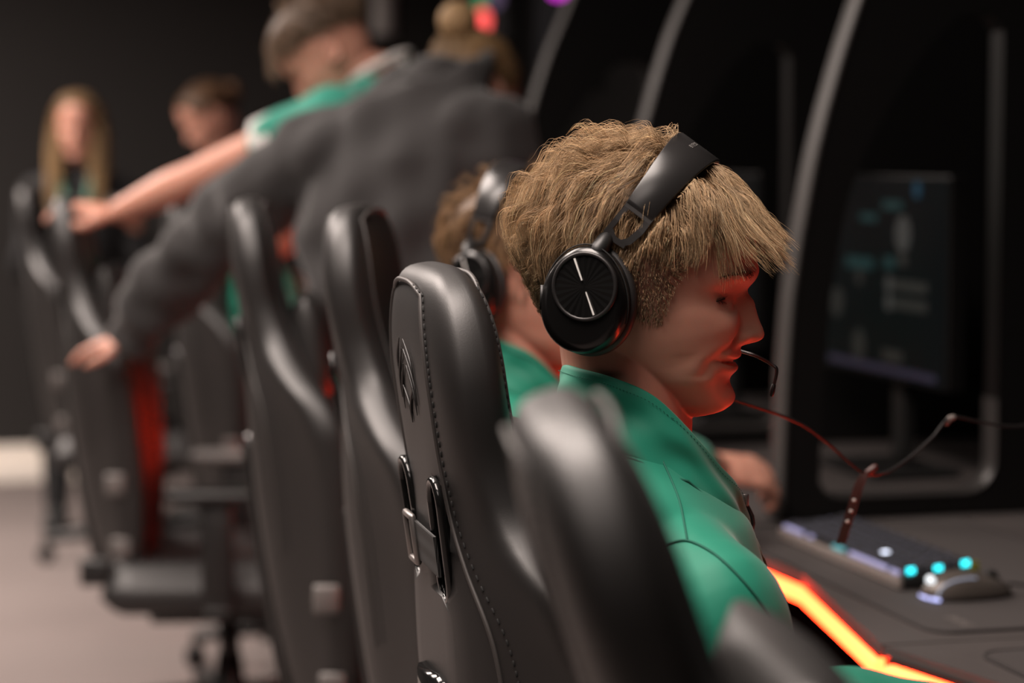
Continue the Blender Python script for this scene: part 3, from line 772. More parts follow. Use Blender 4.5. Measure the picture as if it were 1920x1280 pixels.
def hair_cap(mask, off, cols, r):
    """the dense under-hair close to the scalp"""
    zs = np.linspace(99.5, -92, 90); a = np.linspace(-np.pi, np.pi, 120, endpoint=False)
    P = skull_pt(zs[:, None], a[None]); N = scalp_normal(P.reshape(-1, 3)).reshape(P.shape)
    m = mask(P.reshape(-1, 3), np.broadcast_to(a[None], P.shape[:2]).reshape(-1)).reshape(P.shape[:2])
    o = off(P) ; P = P + N * o[..., None]
    g = G(); g.v = [tuple(p) for p in P.reshape(-1, 3)]
    for i in range(89):
        for j in range(120):
            if (zs[i + 1] > 12 or (P[i, j, 0] < -50 and zs[i + 1] > -25)) and m[i, j] and m[i + 1, j] and m[i, (j + 1) % 120]: g.f.append((i * 120 + j, i * 120 + (j + 1) % 120, (i + 1) * 120 + (j + 1) % 120, (i + 1) * 120 + j))
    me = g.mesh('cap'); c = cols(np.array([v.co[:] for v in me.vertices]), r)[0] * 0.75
    at_ = me.color_attributes.new('hair_colour', 'FLOAT_COLOR', 'POINT'); at_.data.foreach_set('color', np.concatenate([c, np.ones((len(c), 1))], 1).ravel().astype(np.float32))
    return me
def merge_hair(name, meshes):
    """join hair meshes keeping their colours"""
    obs = []
    Vn, Fl, Fs, Ft, Cn, vo, lo = [], [], [], [], [], 0, 0
    for me in meshes:
        v = mesh_np(me); l = np.empty(len(me.loops), np.int32); me.loops.foreach_get('vertex_index', l)
        st = np.empty(len(me.polygons), np.int32); me.polygons.foreach_get('loop_start', st)
        c = np.empty(len(v) * 4, np.float32); me.color_attributes['hair_colour'].data.foreach_get('color', c)
        Vn.append(v); Fl.append(l + vo); Fs.append(st + lo); Cn.append(c); vo += len(v); lo += len(l)
    me = bpy.data.meshes.new(name); me.vertices.add(vo); me.vertices.foreach_set('co', np.concatenate(Vn).ravel())
    me.loops.add(lo); me.loops.foreach_set('vertex_index', np.concatenate(Fl)); st = np.concatenate(Fs)
    me.polygons.add(len(st)); me.polygons.foreach_set('loop_start', st)
    me.polygons.foreach_set('use_smooth', np.ones(len(st), bool)); me.update(); me.validate()
    at_ = me.color_attributes.new('hair_colour', 'FLOAT_COLOR', 'POINT'); at_.data.foreach_set('color', np.concatenate(Cn))
    return me
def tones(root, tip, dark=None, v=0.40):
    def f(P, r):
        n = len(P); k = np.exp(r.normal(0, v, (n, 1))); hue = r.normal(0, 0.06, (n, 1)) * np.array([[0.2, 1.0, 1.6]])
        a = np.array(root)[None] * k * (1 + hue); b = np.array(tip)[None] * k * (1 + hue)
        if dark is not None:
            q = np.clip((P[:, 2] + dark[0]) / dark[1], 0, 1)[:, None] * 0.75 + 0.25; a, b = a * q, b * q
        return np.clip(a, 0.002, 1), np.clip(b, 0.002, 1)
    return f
def norm(a): return a / np.maximum(1e-9, np.linalg.norm(a, axis=-1, keepdims=True))
def tangent(D, N): return norm(D - (D * N).sum(-1, keepdims=True) * N)
def cfg_fringe(r):
    """tousled crop: long on top, swept forward over the brow, short faded back and sides"""
    W0 = np.array([42.0, 0, 108.0])
    def f(P, N):
        x, y, z = P[:, 0], P[:, 1], P[:, 2]; n = len(P)
        out = norm(P - W0) * np.array([1, 0.75, 1]); out[:, 0] += np.where(x > 38, 0.50, -0.10)
        out[:, 1] += 0.25 * np.sin(z * 0.09 + x * 0.05)
        out += r.normal(0, 0.17, (n, 3)); out[:, 2] -= 0.35
        T = tangent(out, N)
        L = np.interp(z, [-90, -45, -15, 10, 35, 60, 100], [5, 8, 15, 28, 46, 62, 66])
        fr = np.clip((x - 30) / 40, 0, 1) * np.clip((z - 25) / 25, 0, 1); L = L * (1 - fr) + 62 * fr
        L = np.where((np.abs(y) > 50) & (x > 15) & (z < 42), np.minimum(L, 26), L)
        L = np.where((x > 0) & (z < 15) & (np.abs(y) > 40), np.minimum(L, 11), L)
        T = np.where(((x > -5) & (z < 25) & (np.abs(y) > 40))[:, None], tangent(np.array([-.25, 0, -1.0]) + r.normal(0, .18, (n, 3)), N), T)
        L *= r.uniform(0.8, 1.14, n)
        top = np.clip((z - 10) / 45, 0, 1)
        lift = 0.16 + 0.9 * top + r.normal(0, 0.08, n) * (0.4 + top); lift = np.where(fr > 0.3, lift * 0.55, lift)
        grav = 0.45 + 0.45 * top + 0.35 * fr
        frac = 0.42 + 0.60 * r.uniform(0, 1, n) ** 0.8
        fly = r.uniform(0, 1, n) < 0.09 * top; frac = np.where(fly, frac + r.uniform(0.1, 0.4, n), frac)
        return L, T, lift, grav, frac
    return f
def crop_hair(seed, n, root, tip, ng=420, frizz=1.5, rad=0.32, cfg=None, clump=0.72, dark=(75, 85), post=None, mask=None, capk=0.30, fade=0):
    r = np.random.default_rng(seed); f = (cfg or cfg_fringe)(r); mask = mask or hair_mask
    gd = strands(sample_scalp(ng, mask, r), f, r)
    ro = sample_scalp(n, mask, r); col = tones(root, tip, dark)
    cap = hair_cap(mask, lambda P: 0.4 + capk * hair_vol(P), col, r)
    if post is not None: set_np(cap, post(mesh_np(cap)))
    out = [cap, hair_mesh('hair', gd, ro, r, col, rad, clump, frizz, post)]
    if fade:         # close-cropped back and sides
        low = lambda P, a: mask(P, a) & (P[:, 2] < 22)
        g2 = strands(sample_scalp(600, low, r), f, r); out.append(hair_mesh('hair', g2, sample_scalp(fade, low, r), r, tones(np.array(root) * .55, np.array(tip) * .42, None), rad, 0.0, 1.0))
    return merge_hair('hair', out)

# ---- hands (metres): wrist at the origin, fingers along +x, thumb on +y, back of the hand +z
def hand_rig(curl=0.5, spread=0.10, thumb=0.6, s=1.0):
    g = G()
    g.tube([(-0.02, 0, 0), (0.01, 0, 0)], [0.026 * s, 0.026 * s], 12, flat=0.72)
    g.tube([(0.0, 0, 0), (0.035 * s, 0, 0), (0.075 * s, 0.0, -0.002)], [0.028 * s, 0.039 * s, 0.040 * s], 14, flat=0.40)
    for k, (y, L) in enumerate(((0.030, 0.074), (0.010, 0.083), (-0.011, 0.077), (-0.030, 0.060))):
        p = Vector((0.080 * s, y * s, 0)); a = curl * 0.45; pts = [p - Vector((0.02, 0, 0))]; rad = [0.0095 * s]; sp = spread * (y / 0.03)
        for j, q in enumerate((0.45, 0.32, 0.23)):
            pts.append(p.copy()); rad.append((0.0098 - 0.0009 * j) * s)
            p = p + Vector((math.cos(a) * math.cos(sp), math.sin(sp), -math.sin(a))) * L * q * s; a += curl * (0.95 if j == 0 else 0.7)
        pts.append(p); rad.append(0.0070 * s); g.tube([tuple(q) for q in pts], rad, 10)
    b = Vector((0.018, 0.026, -0.006)) * s; t1 = b + Vector((0.034, 0.030, -0.012 - 0.014 * thumb)) * s; t2 = t1 + Vector((0.032, 0.014 - 0.014 * thumb, -0.010 * thumb)) * s; t3 = t2 + Vector((0.024, -0.004 - 0.010 * thumb, -0.006)) * s
    g.tube([b, t1, t2, t3], [0.015 * s, 0.0125 * s, 0.0105 * s, 0.008 * s], 10)
    return g
def hand_at(wrist, toward, back, left, **kw):
    """place a hand: direction of the fingers, direction of the back of the hand"""
    x = Vector(toward).normalized(); z = Vector(back); z = (z - x * z.dot(x)).normalized(); y = z.cross(x)
    g = hand_rig(**kw)
    if not left: g.v = [(p[0], -p[1], p[2]) for p in g.v]; g.f = [tuple(reversed(f)) for f in g.f]
    M = Matrix((x, y, z)).transposed()
    g.v = [tuple(M @ Vector(p) + Vector(wrist)) for p in g.v]; return g
def sections(g, secs, k=40, power=2.3):
    """body trunk from tilted elliptical sections: centre, half depth along x, half width along y, tilt of the section about y, yaw"""
    rings = []
    for c, rx, ry, tilt, yaw in secs:
        M = Matrix.Rotation(R(yaw), 3, 'Z') @ Matrix.Rotation(R(tilt), 3, 'Y')
        row = []
        for b in np.linspace(0, 2 * np.pi, k, endpoint=False):
            co, si = math.cos(b), math.sin(b)
            row.append(Vector(c) + M @ Vector((math.copysign(abs(co) ** (2 / power), co) * rx, math.copysign(abs(si) ** (2 / power), si) * ry, 0)))
        rings.append(row)
    return g.loft(rings)
# ================================================================== the two seated players in green jackets
def img_rot(deg): return Matrix.Rotation(R(deg), 4, 'Z')
# all of the seated figure in metres, x to the desk, y away from the camera, z up, from the middle of the head
TORSO = [((-.005, 0, -.158), .062, .072, 24, 0), ((.002, 0, -.187), .082, .104, 22, 0), ((.002, 0, -.215), .092, .140, 14, 0), ((.002, 0, -.255), .096, .172, 8, 0),
         ((.012, 0, -.315), .106, .184, 3, 0), ((.022, 0, -.380), .110, .168, 0, 0), ((.034, 0, -.480), .108, .160, 0, 0), ((.032, 0, -.600), .112, .165, 0, 0), ((.030, 0, -.720), .115, .175, 0, 0)]
COLLAR_TOP = smooth_tab([(-.072, -.090), (-.036, -.099), (0, -.116), (.030, -.144), (.065, -.181), (.090, -.206), (.098, -.218)])
def collar_mesh():
    """stand-up collar, open at the throat, as a closed shell of cloth"""
    n = 90; out_, in_ = [], []
    rows = 9
    ang = np.linspace(-math.pi * 0.985, math.pi * 0.985, n)          # 0 = nape
    def ringpt(a, q, off):
        c, s = -math.cos(a), math.sin(a)
        xm, hx = 0.013, 0.085
        x = xm + hx * c; zt = float(COLLAR_TOP(x)); near = abs(s)
        W = 0.066 + 0.004 * near
        h = 0.062 + 0.012 * max(0, c) 
        flare = 0.020 * q ** 1.2
        fold = 0.0042 * math.sin(a * 4.2 + q * 6 + .6) * math.sin(q * math.pi) + 0.0022 * math.sin(a * 9 - q * 8) * math.sin(q * math.pi)
        return Vector((xm + (hx + off + flare * (0.5 + 0.5 * near) + fold) * c + (0.010 * q if c > 0 else -0.006 * q), (W + off + flare + fold) * s, zt - h * q))
    g = G(); rings = []
    for a in ang:
        a = float(a); row = [ringpt(a, q, 0.0) for q in np.linspace(0, 1, rows)]
        row += [ringpt(a, q, -0.0035) for q in np.linspace(1, 0, rows)]
        rings.append(row)
    g.loft(rings)
    return bake(g.mesh('collar'), [('SUBSURF', dict(levels=1, render_levels=1))]), ringpt, ang
def arm_pts(s, elbow, wrist):
    sh = Vector((.024, s * .168, -.292)); e, w_ = Vector(elbow), Vector(wrist)
    return spline([Vector((.012, s * .10, -.265)), sh, sh.lerp(e, .5) + Vector((0, s * .008, .01)), e, e.lerp(w_, .5), w_], 30)
def jacket_mesh(elbows, wrists, seed):
    g = G(); sections(g, TORSO)
    for s, e, w_ in zip((-1, 1), elbows, wrists):
        pts = arm_pts(s, e, w_); rad = list(np.interp(np.linspace(0, 1, 31), [0, .2, .4, .6, .8, 1], [.058, .064, .058, .050, .045, .036]))
        g.tube(pts, rad, 18)
    me = fuse(g, 'jacket', 0.0055, 6, 0.5)
    # folds of the cloth, lying across the arms and under the chest
    a = mesh_np(me); r = np.random.default_rng(seed); nv = np.empty(len(a) * 3); me.vertices.foreach_get('normal', nv); nv = nv.reshape(-1, 3)
    d = np.zeros(len(a))
    for _ in range(16):
        k = r.normal(0, 1, 3); k /= np.linalg.norm(k); f = r.uniform(28, 62); d += np.sin(a @ k * f + r.uniform(0, 6.28)) * 0.0011
    d += 0.0030 * np.sin((a[:, 2] * 0.9 + a[:, 0] * 0.8) * 75 + 3 * np.sin(a[:, 1] * 14)) * np.clip((-a[:, 2] - .25) / .12, 0, 1)
    set_np(me, a + nv * d[:, None]); return me
def on_surface(bvh, pts, d, lift=0.0006):
    """drop points onto the cloth along a direction"""
    out = []
    for p in pts:
        h = bvh.ray_cast(Vector(p) - Vector(d) * 0.5, Vector(d))
        if h[0] is not None: out.append(h[0] + h[1] * lift)
    return out
def seated_player(O, label, group, yaw_head, smile, seed, hair, elbows, wrists, hands, bare_left=None, detail=True):
    root = thing('person', label, 'person', (O.x, O.y, 0), 0, group)
    up = Vector((0, 0, O.z))
    TW = 10.0                                                   # trunk turned a little away from the camera
    def place(me, head=False):
        M = Matrix.Translation(up) @ (img_rot(yaw_head) if head else img_rot(TW) )
        return xform(me, M)
    hd = make_head(smile, ears=not detail, voxel=1.5 if detail else 2.6, lids=0.66 if smile else 0.5)
    xform(hd, MM); place(hd, True)
    # trunk, arms and hands under the clothes, grown on from the neck
    g = G(); sections(g, [((c[0], c[1], c[2]), rx * .86, ry * .86, t, y) for c, rx, ry, t, y in TORSO])
    g.tube([(-.022, 0, -.13), (-.012, 0, -.22)], [.058, .07], 20)
    for s, e, w_ in zip((-1, 1), elbows, wrists):
        g.tube(arm_pts(s, e, w_), list(np.interp(np.linspace(0, 1, 31), [0, .3, .6, .8, 1], [.05, .05, .040, .036, .026])), 14)
    tr = fuse(g, 'trunk', 0.008, 4)
    hm = []
    for (s, e, w_), kw in zip(zip((-1, 1), elbows, wrists), hands):
        d = (Vector(w_) - Vector(e)).normalized()
        hm.append(fuse(hand_at(Vector(w_) + d * 0.012, kw.pop('dir', d), kw.pop('back', (0, 0, 1)), s > 0, **kw), 'hand', 0.0028, 3))
    for me in [tr] + hm: place(me)
    link('body', join('body', [hd, tr] + hm), M_SKIN, root)
    body = kids(root)[0]
    HM = Matrix.Translation(up) @ img_rot(yaw_head) @ MM
    for s in (-1, 1):
        g = G(); c = Vector((69.5, 33 * s, -27)); g.ball(c, 11.7, 14); ey = link('eyeball', xform(g.mesh('eyeball'), HM), M_EYE, body)
        g = G(); g.ball(c + Vector((7.4, 0, -1.2)), (5.0, 6.2, 6.2), 12); link('iris', xform(g.mesh('iris'), HM), M_IRIS, ey)
    if detail:
        # brows and lashes of short hairs
        r = np.random.default_rng(3); gd, n = [], 0
        bv = BVHTree.FromPolygons([v.co for v in hd.vertices], [p.vertices for p in hd.polygons])
        HMi = HM.inverted()
        g = G()
        for s in (-1, 1):
            for k in range(190):
                q = r.uniform(0, 1); y = s * (16 + 36 * q); z = -9.5 + 8.5 * math.sin(min(1, q * 1.25) * 2.0) - 4 * q + r.normal(0, 1.8) * (1.1 - .6 * q)
                h = bv.ray_cast(HM @ Vector((150, y, z)), (HM.to_3x3() @ Vector((-1, 0, 0))).normalized())
                if h[0] is None: continue
                p = HMi @ h[0]; d = Vector((-0.25, s * 0.8, 0.45 - 0.6 * q)); L = r.uniform(5, 8)
                g.tube([p - Vector((.4, 0, 0)), p + d * L * .5 + Vector((1.0, 0, 0)), p + d * L + Vector((.3, 0, 0))], [.28, .24, .08], 3)
        eb = g.mesh('eyebrow'); link('eyebrows', xform(eb, HM), mat('brow_hair', (0.045, 0.022, 0.012), 0.6), body)
        g = G()
        for s in (-1, 1):
            for k in range(40):
                q = r.uniform(-.9, .9); c = Vector((69.5, 33 * s, -27)); dx = math.sqrt(1 - q * q * .95)
                for sg in (1, -1):
                    p = c + Vector((dx * 13.2, q * 13, 1.6 * sg * (1 - q * q) - .8)); d = Vector((.8 * dx, q * .6, .35 * sg - .15))
                    g.tube([p, p + d * 3, p + d * (5.5 if sg > 0 else 3.5) + Vector((0, 0, 1.0 * sg))], [.14, .12, .05], 3)
            c = Vector((69.5, 33 * s, -27)); ln = [c + Vector((math.sqrt(max(0, 1 - q * q)) * 13.9, s * q * 13.9, 1.0 * (1 - q * q) - 1.0 - 1.3 * max(0, q))) for q in np.linspace(-.8, .985, 30)]
            g.tube(ln, list(0.35 + 0.75 * np.sin(np.pi * np.linspace(.08, .95, 30))), 6)
        link('eyelashes', xform(g.mesh('eyelashes'), HM), mat('lash_hair', (0.02, 0.012, 0.01), 0.6), body)
    link('hair', xform(hair, HM), M_HAIR, root)
    jk = place(jacket_mesh(elbows, [Vector(w_) if not (i == 1 and bare_left) else Vector(elbows[1]).lerp(Vector(w_), .12) for i, w_ in enumerate(wrists)], seed))
    jo = link('jacket', jk, M_GREEN, root)
    cm, ringpt, ang = collar_mesh(); place(cm); co = link('collar', cm, M_GREEN, jo)
    PM = Matrix.Translation(up) @ img_rot(TW)
    G().tube([PM @ ringpt(float(a), 1.0, 0.0006) for a in np.linspace(ang[0], ang[-1], 120)], 0.0013, 6).put('collar_seam', M_GREENSEAM, co)
    for q, off in ((0.12, 0.0012),):
        st = G()
        pth = [PM @ ringpt(float(a), q, off) for a in np.linspace(ang[0], ang[-1], 320)]
        if detail:
            for i in range(0, 318, 2): st.tube([pth[i], pth[i].lerp(pth[i + 1], .7)], 0.00035, 4)
        else: st.tube(pth, 0.0006, 4)
        st.put('collar_stitching', M_GREENSEAM, co)
    # zip at the throat, hanging open
    g = G()
    for s in (-1, 1):
        a = s * math.pi * 0.985
        g.tube([PM @ (ringpt(a, q, 0.001) + Vector((0.001, s * 0.001, 0))) for q in np.linspace(0, 1, 12)] + [PM @ Vector((.112, s * .006, -.30)), PM @ Vector((.128, s * .003, -.36))], 0.0022, 6)
    zp = g.put('zip', M_DARKMETAL, jo)
    G().box(PM @ Vector((.102, -.008, -.222)), (.006, .003, .012), .001).put('zip_pull', M_METAL, zp)
    if detail:
        bv = BVHTree.FromPolygons([v.co for v in jk.vertices], [p.vertices for p in jk.polygons])
        def seam(pix, name, m, rad):
            pts = [Vector(((px - 1200) / 2120.0, 0, (500 - py) / 2120.0)) for px, py in pix]
            base = Vector((0, -0.6, O.z)); q = on_surface(bv, [base + p for p in spline(pts, 40)], (0, 1, 0))
            if len(q) > 3: G().tube(q, rad, 6).put(name, m, jo)
        seam([(1206, 826), (1226, 850), (1248, 895), (1262, 935), (1268, 985)], 'shoulder_seam', M_GREENSEAM, .0011)
        seam([(1216, 1006), (1240, 992), (1272, 988), (1320, 1008), (1370, 1055), (1415, 1115), (1440, 1160)], 'sleeve_seam', M_GREENSEAM, .0013)
        seam([(1120, 800), (1160, 815), (1206, 826)], 'yoke_seam', M_GREENSEAM, .0009)
        q = []
        for t in np.linspace(0, 1, 14):
            h = bv.ray_cast(PM @ Vector((.40, -.10 + .11 * t, -.318 - .028 * (1 - t))), PM.to_3x3() @ Vector((-1, 0, 0)))
            if h[0] is not None: q.append(h[0] + h[1] * .001)
        if len(q) > 3: G().tube(q, .0022, 6).put('chest_piping', M_WHITECLOTH, jo)
    # legs to the floor, seated
    fl = -O.z
    g = G()
    sections(g, [((.03, 0, -.66), .112, .17, 0, 0), ((.05, 0, -.735), .125, .185, 0, 0), ((.06, 0, -.765), .10, .17, 0, 0)])
    for s in (-1, 1):
        hip, kn, an = Vector((.05, s * .09, -.715)), Vector((.47, s * .12, -.69)), Vector((.43, s * .13, fl + .10))
        g.tube(spline([hip, hip.lerp(kn, .5), kn, kn.lerp(an, .5), an], 24), list(np.interp(np.linspace(0, 1, 25), [0, .25, .5, .75, 1], [.088, .078, .062, .055, .045])), 16)
    link('trousers', place(fuse(g, 'trousers', 0.009, 5)), M_TROUSER, root)
    for s in (-1, 1):
        g = G(); an = Vector((.43, s * .13, fl))
        g.tube([an + Vector((-.05, 0, .045)), an + Vector((.06, 0, .042)), an + Vector((.17, 0, .032))], [.044, .044, .032], 14, flat=.9)
        g.tube([an + Vector((0, 0, .06)), an + Vector((0, 0, .11))], [.04, .042], 14)
        link('shoe', place(fuse(g, 'shoe', 0.006, 4)), M_SHOE, root)
    return root

O1 = at(1200, 500, 2.133); O2 = at(985, 497, 3.047)
boy_hair = crop_hair(11, 24000, (0.17, 0.100, 0.051), (0.50, 0.345, 0.20), ng=950, rad=0.24, clump=0.58, frizz=1.8, post=band_press, fade=9000, capk=.16)
seated_player(O1, 'smiling person in a green zip jacket and headset in front, lit red from below', None, -12.0, 1.0, 5, boy_hair,
              [(.068, -.235, -.480), (.10, .245, -.475)], [(.335, -.130, -.470), (.345, .120, -.470)], [dict(curl=.5), dict(curl=.5)])
hair2 = crop_hair(21, 5200, (0.10, 0.055, 0.028), (0.24, 0.145, 0.075), ng=300, rad=0.42, post=lambda P: band_press(P, 12.0))
seated_player(O2, 'person in a green jacket and headset seated second, behind the smiling player', None, -24.0, 0.0, 6, hair2,
              [(.10, -.235, -.470), (.31, .345, -.325)], [(.205, -.040, -.430), (.378, .44, -.340)], [dict(curl=.6), dict(curl=.9, dir=(.85, .2, -.15), back=(0.2, -0.5, .8))], bare_left=True, detail=False)

# ================================================================== headsets
def make_headset(label, O, yaw, detail=True, lean=36.0):
    """built round the head: right cup (-y), left cup (+y), sprung band tilted forward over the crown"""
    t = thing('headset', label, 'headset', O, R(yaw), 'black headsets worn by the players')
    S = 0.001
    for s in (-1, 1):
        # cup axes: n points outwards, up tilts with the band
        n = Vector((-0.20, s * 1.0, 0.05)).normalized(); upv = Vector((0.10, 0, 1)); upv = (upv - n * upv.dot(n)).normalized(); fw = upv.cross(n) * (-s) * -1
        fw = n.cross(upv) if s < 0 else upv.cross(n)
        c = Vector((-33, s * 84, -26)) * S
        M = Matrix((fw, upv, n)).transposed().to_4x4(); M.translation = c
        def oval(rx, rz, h, k=64, egg=0.10): return [M @ Vector((rx * math.cos(b) * (1 - egg * math.sin(b)) * S, rz * math.sin(b) * S, h * S)) for b in np.linspace(0, 2 * np.pi, k, endpoint=False)]
        # cushion against the head, then shell
        g = G(); g.loft([oval(36, 44, -14), oval(42, 50, -11), oval(44, 52, -6), oval(43, 51, 0), oval(38, 46, 2)])
        cs = g.put('ear_cushion', M_LEATHER2, t)
        g = G(); g.loft([oval(38, 46, 0), oval(41, 49, 2), oval(41.5, 49.5, 10), oval(40.5, 48.5, 16), oval(38, 46, 20), oval(33.5, 41.5, 22.3), oval(31.5, 39.5, 22.6)])
        cup = g.put('ear_cup', M_BLACKPL if s > 0 else mat('satin_black_shell', (0.004, 0.0038, 0.0038), 0.24), t)
        # round face plate set off centre, ring, faceted disc
        D = Matrix.Translation((-3 * S, 12 * S, 22.0 * S)); MD = M @ D
        g = G(); g.lathe([(r_ * S, h * S) for r_, h in ((29.0, -1), (31.5, 0.6), (31.6, 2.2), (30.4, 3.4), (28.6, 3.4), (28.0, 2.6), (27.5, 0))], 72, MD); g.put('face_ring', mat('black_ring_metal', (0.035, 0.033, 0.033), 0.35, metal=0.6), cup)
        g = G(); k = 24; vs = [MD @ Vector((0, 0, 2.0 * S))]
        for j in range(k * 2):
            b = math.pi * 2 * j / (k * 2); vs.append(MD @ Vector((28 * math.cos(b) * S, 28 * math.sin(b) * S, (2.4 if j % 2 else 1.7) * S)))
        g.add(vs, [(0, 1 + j, 1 + (j + 1) % (2 * k)) for j in range(2 * k)]); g.put('faceted_disc', M_GLOSS, cup, smooth=False)
        g = G()
        for a0, a1, r0, r1, w0, w1 in ((63, 63, 27, 6, 0.9, 0.6), (243, 243, 5, 27, 0.45, 0.8)):
            d0 = Vector((math.cos(R(a0)), math.sin(R(a0)), 0)); pn = Vector((-d0.y, d0.x, 0))
            g.loft([[MD @ ((d0 * r + pn * (w_ * sg)) * S + Vector((0, 0, h * S))) for sg, h in ((-1, 2.4), (-1, 3.4), (1, 3.4), (1, 2.4))] for r, w_ in ((r0, w0), (r1, w1))])
        g.put('silver_needle', mat('polished_silver', (0.85, 0.83, 0.80), 0.4, metal=0.2), cup, smooth=False)
        # seam line round the upper shell, side button
        g = G(); g.tube([M @ Vector((41.8 * math.cos(b) * (1 - .1 * math.sin(b)) * S, 49.8 * math.sin(b) * S, (11 + 6 * math.sin(b)) * S)) for b in np.linspace(-0.3, math.pi + 0.35, 60)], 0.0007, 6); g.put('shell_groove', M_STITCH, cup)
        if s < 0:
            g = G(); g.loft([[M @ Vector((x * S, z * S, h * S)) for x, z in ((37.5, -14), (40.3, -14), (42.0, 8), (39.2, 8))] for h in (8, 18)]); g.put('side_button', M_BLACKPL, cup)
    # band: half-oval in a plane tipped forward
    b_up = Vector((math.sin(R(lean)), 0, math.cos(R(lean)))); base = band_base(lean); Hh = 110; Wb = 88
    def arc(a, off=0.0):      # a from 0 (right) to pi (left)
        c, s_ = math.cos(a), math.sin(a)
        p = Vector((0, -math.copysign(abs(c) ** 0.80, c) * (Wb + off), 0)) + b_up * (abs(s_) ** 0.86 * (Hh + off)); return (base + p) * S
    wv_ = Vector((math.cos(R(lean)), 0, -math.sin(R(lean))))
    angs = np.linspace(0, math.pi, 61)
    def strip(w_of, th, a0, a1, off, name, m, parent=t):
        g = G(); rings = []
        for a in np.linspace(a0, a1, 70):
            a = float(a); hw = w_of(math.sin(a)) * S; o = arc(a, off); i = arc(a, off - th)
            nrm = (o - i).normalized() * 0.0009; rings.append([i - wv_ * hw, o - wv_ * hw - nrm, o - wv_ * (hw - 0.0012), o + wv_ * (hw - 0.0012), o + wv_ * hw - nrm, i + wv_ * hw])
        return g.loft(rings).put(name, m, parent)
    band = strip(lambda q: 14.5 + 7.5 * q ** 2, 2.6, R(16), R(164), 0, 'headband', mat('satin_black_band', (0.016, 0.015, 0.015), 0.30, aniso=0.4))
    strip(lambda q: 12.0 + 6.5 * q ** 2, 11, R(30), R(150), -2.7, 'band_padding', M_TROUSER)
    # yokes with a window, hinge pins
    for s in (0, 1):
        sg = -1 if s == 0 else 1
        a_top = R(17) if s == 0 else R(163); a_bot = R(1) if s == 0 else R(179)
        g = G()
        def P_(a, q, off): return arc(a, off) + wv_ * q * S
        def bar(pts, w_=2.6, th=2.4):
            rings = []
            for i, (a, q) in enumerate(pts):
                p0 = P_(a, q, -1.2); nn = (P_(a, q, 1) - P_(a, q, 0)).normalized()
                nx = pts[min(i + 1, len(pts) - 1)]; pv = pts[max(i - 1, 0)]
                tg = (P_(nx[0], nx[1], -1.2) - P_(pv[0], pv[1], -1.2)).normalized(); sd = nn.cross(tg)
                rings.append([p0 + sd * w_ * S + nn * th * S * .5, p0 - sd * w_ * S + nn * th * S * .5, p0 - sd * w_ * S - nn * th * S * .5, p0 + sd * w_ * S - nn * th * S * .5])
            g.loft(rings)
        L = lambda q: a_top + (a_bot - a_top) * q
        bar([(L(-.1), 0), (L(.18), 0)], w_=14.6)
        bar([(L(.05), 11.5), (L(.5), 11.5), (L(.85), 8.5), (L(1.0), 3)], w_=3.2); bar([(L(.05), -11.5), (L(.6), -12.5), (L(1.0), -13.5), (L(1.22), -12.5)], w_=2.6)
        bar([(L(.98), 8), (L(1.12), -4), (L(1.25), -13)], w_=2.8)
        yk = g.put('yoke', M_DARKMETAL, t, smooth=False)
        pc = arc(a_bot, -2) + wv_ * (-13.5) * S
        G().tube([pc + Vector((0, 0, -.006)), Vector((-.024 - .017 * (36 - lean) / 24, sg * .096, .018))], [.0075, .0085], 16).put('hinge_pin', M_BLACKPL, yk)
    # lettering along the band, at the crown
    if detail:
        cu = bpy.data.curves.new('lettering', 'FONT'); cu.body = 'BIECO'; cu.size = 1.0; cu.space_character = 1.75; cu.align_x = 'LEFT'; cu.extrude = 0.02
        to = bpy.data.objects.new('lettering', cu); COL.objects.link(to); bpy.context.view_layer.update()
        tm = bpy.data.meshes.new_from_object(to.evaluated_get(bpy.context.evaluated_depsgraph_get())); bpy.data.objects.remove(to)
        for v in tm.vertices:
            u_, h = v.co.x * 6.2, (v.co.y - .35) * 6.2            # mm along the band, mm across
            a = R(74) + u_ / 112.0; o = arc(a, 0.25 + v.co.z * 4); v.co = o - wv_ * (h + 3.0) * S * 1.0
        link('band_lettering', tm, mat('grey_print', (0.20, 0.19, 0.18), 0.5), band, smooth=False)
    # microphone arm from the left cup round to the mouth
    pts = spline([Vector(p) * S for p in ((-10, 100, -52), (40, 92, -72), (84, 66, -82), (104, 50, -86), (121, 42, -94), (125, 41, -100), (121, 40, -119))], 60)
    bm_ = G().tube(pts, 0.0017, 8).put('microphone_arm', M_DARKMETAL, t)
    G().tube([pts[-4], pts[-1], pts[-1] + Vector((-.0005, 0, -.003))], [.0022, .0027, .0022], 10).put('microphone', M_BLACKPL, bm_)
    return t
make_headset('black headset with silver needle on the round ear cup, worn by the smiling player', O1, -12.0)
make_headset('black headset on the second player, half hidden behind the first head', O2, -24.0, False, 12.0)
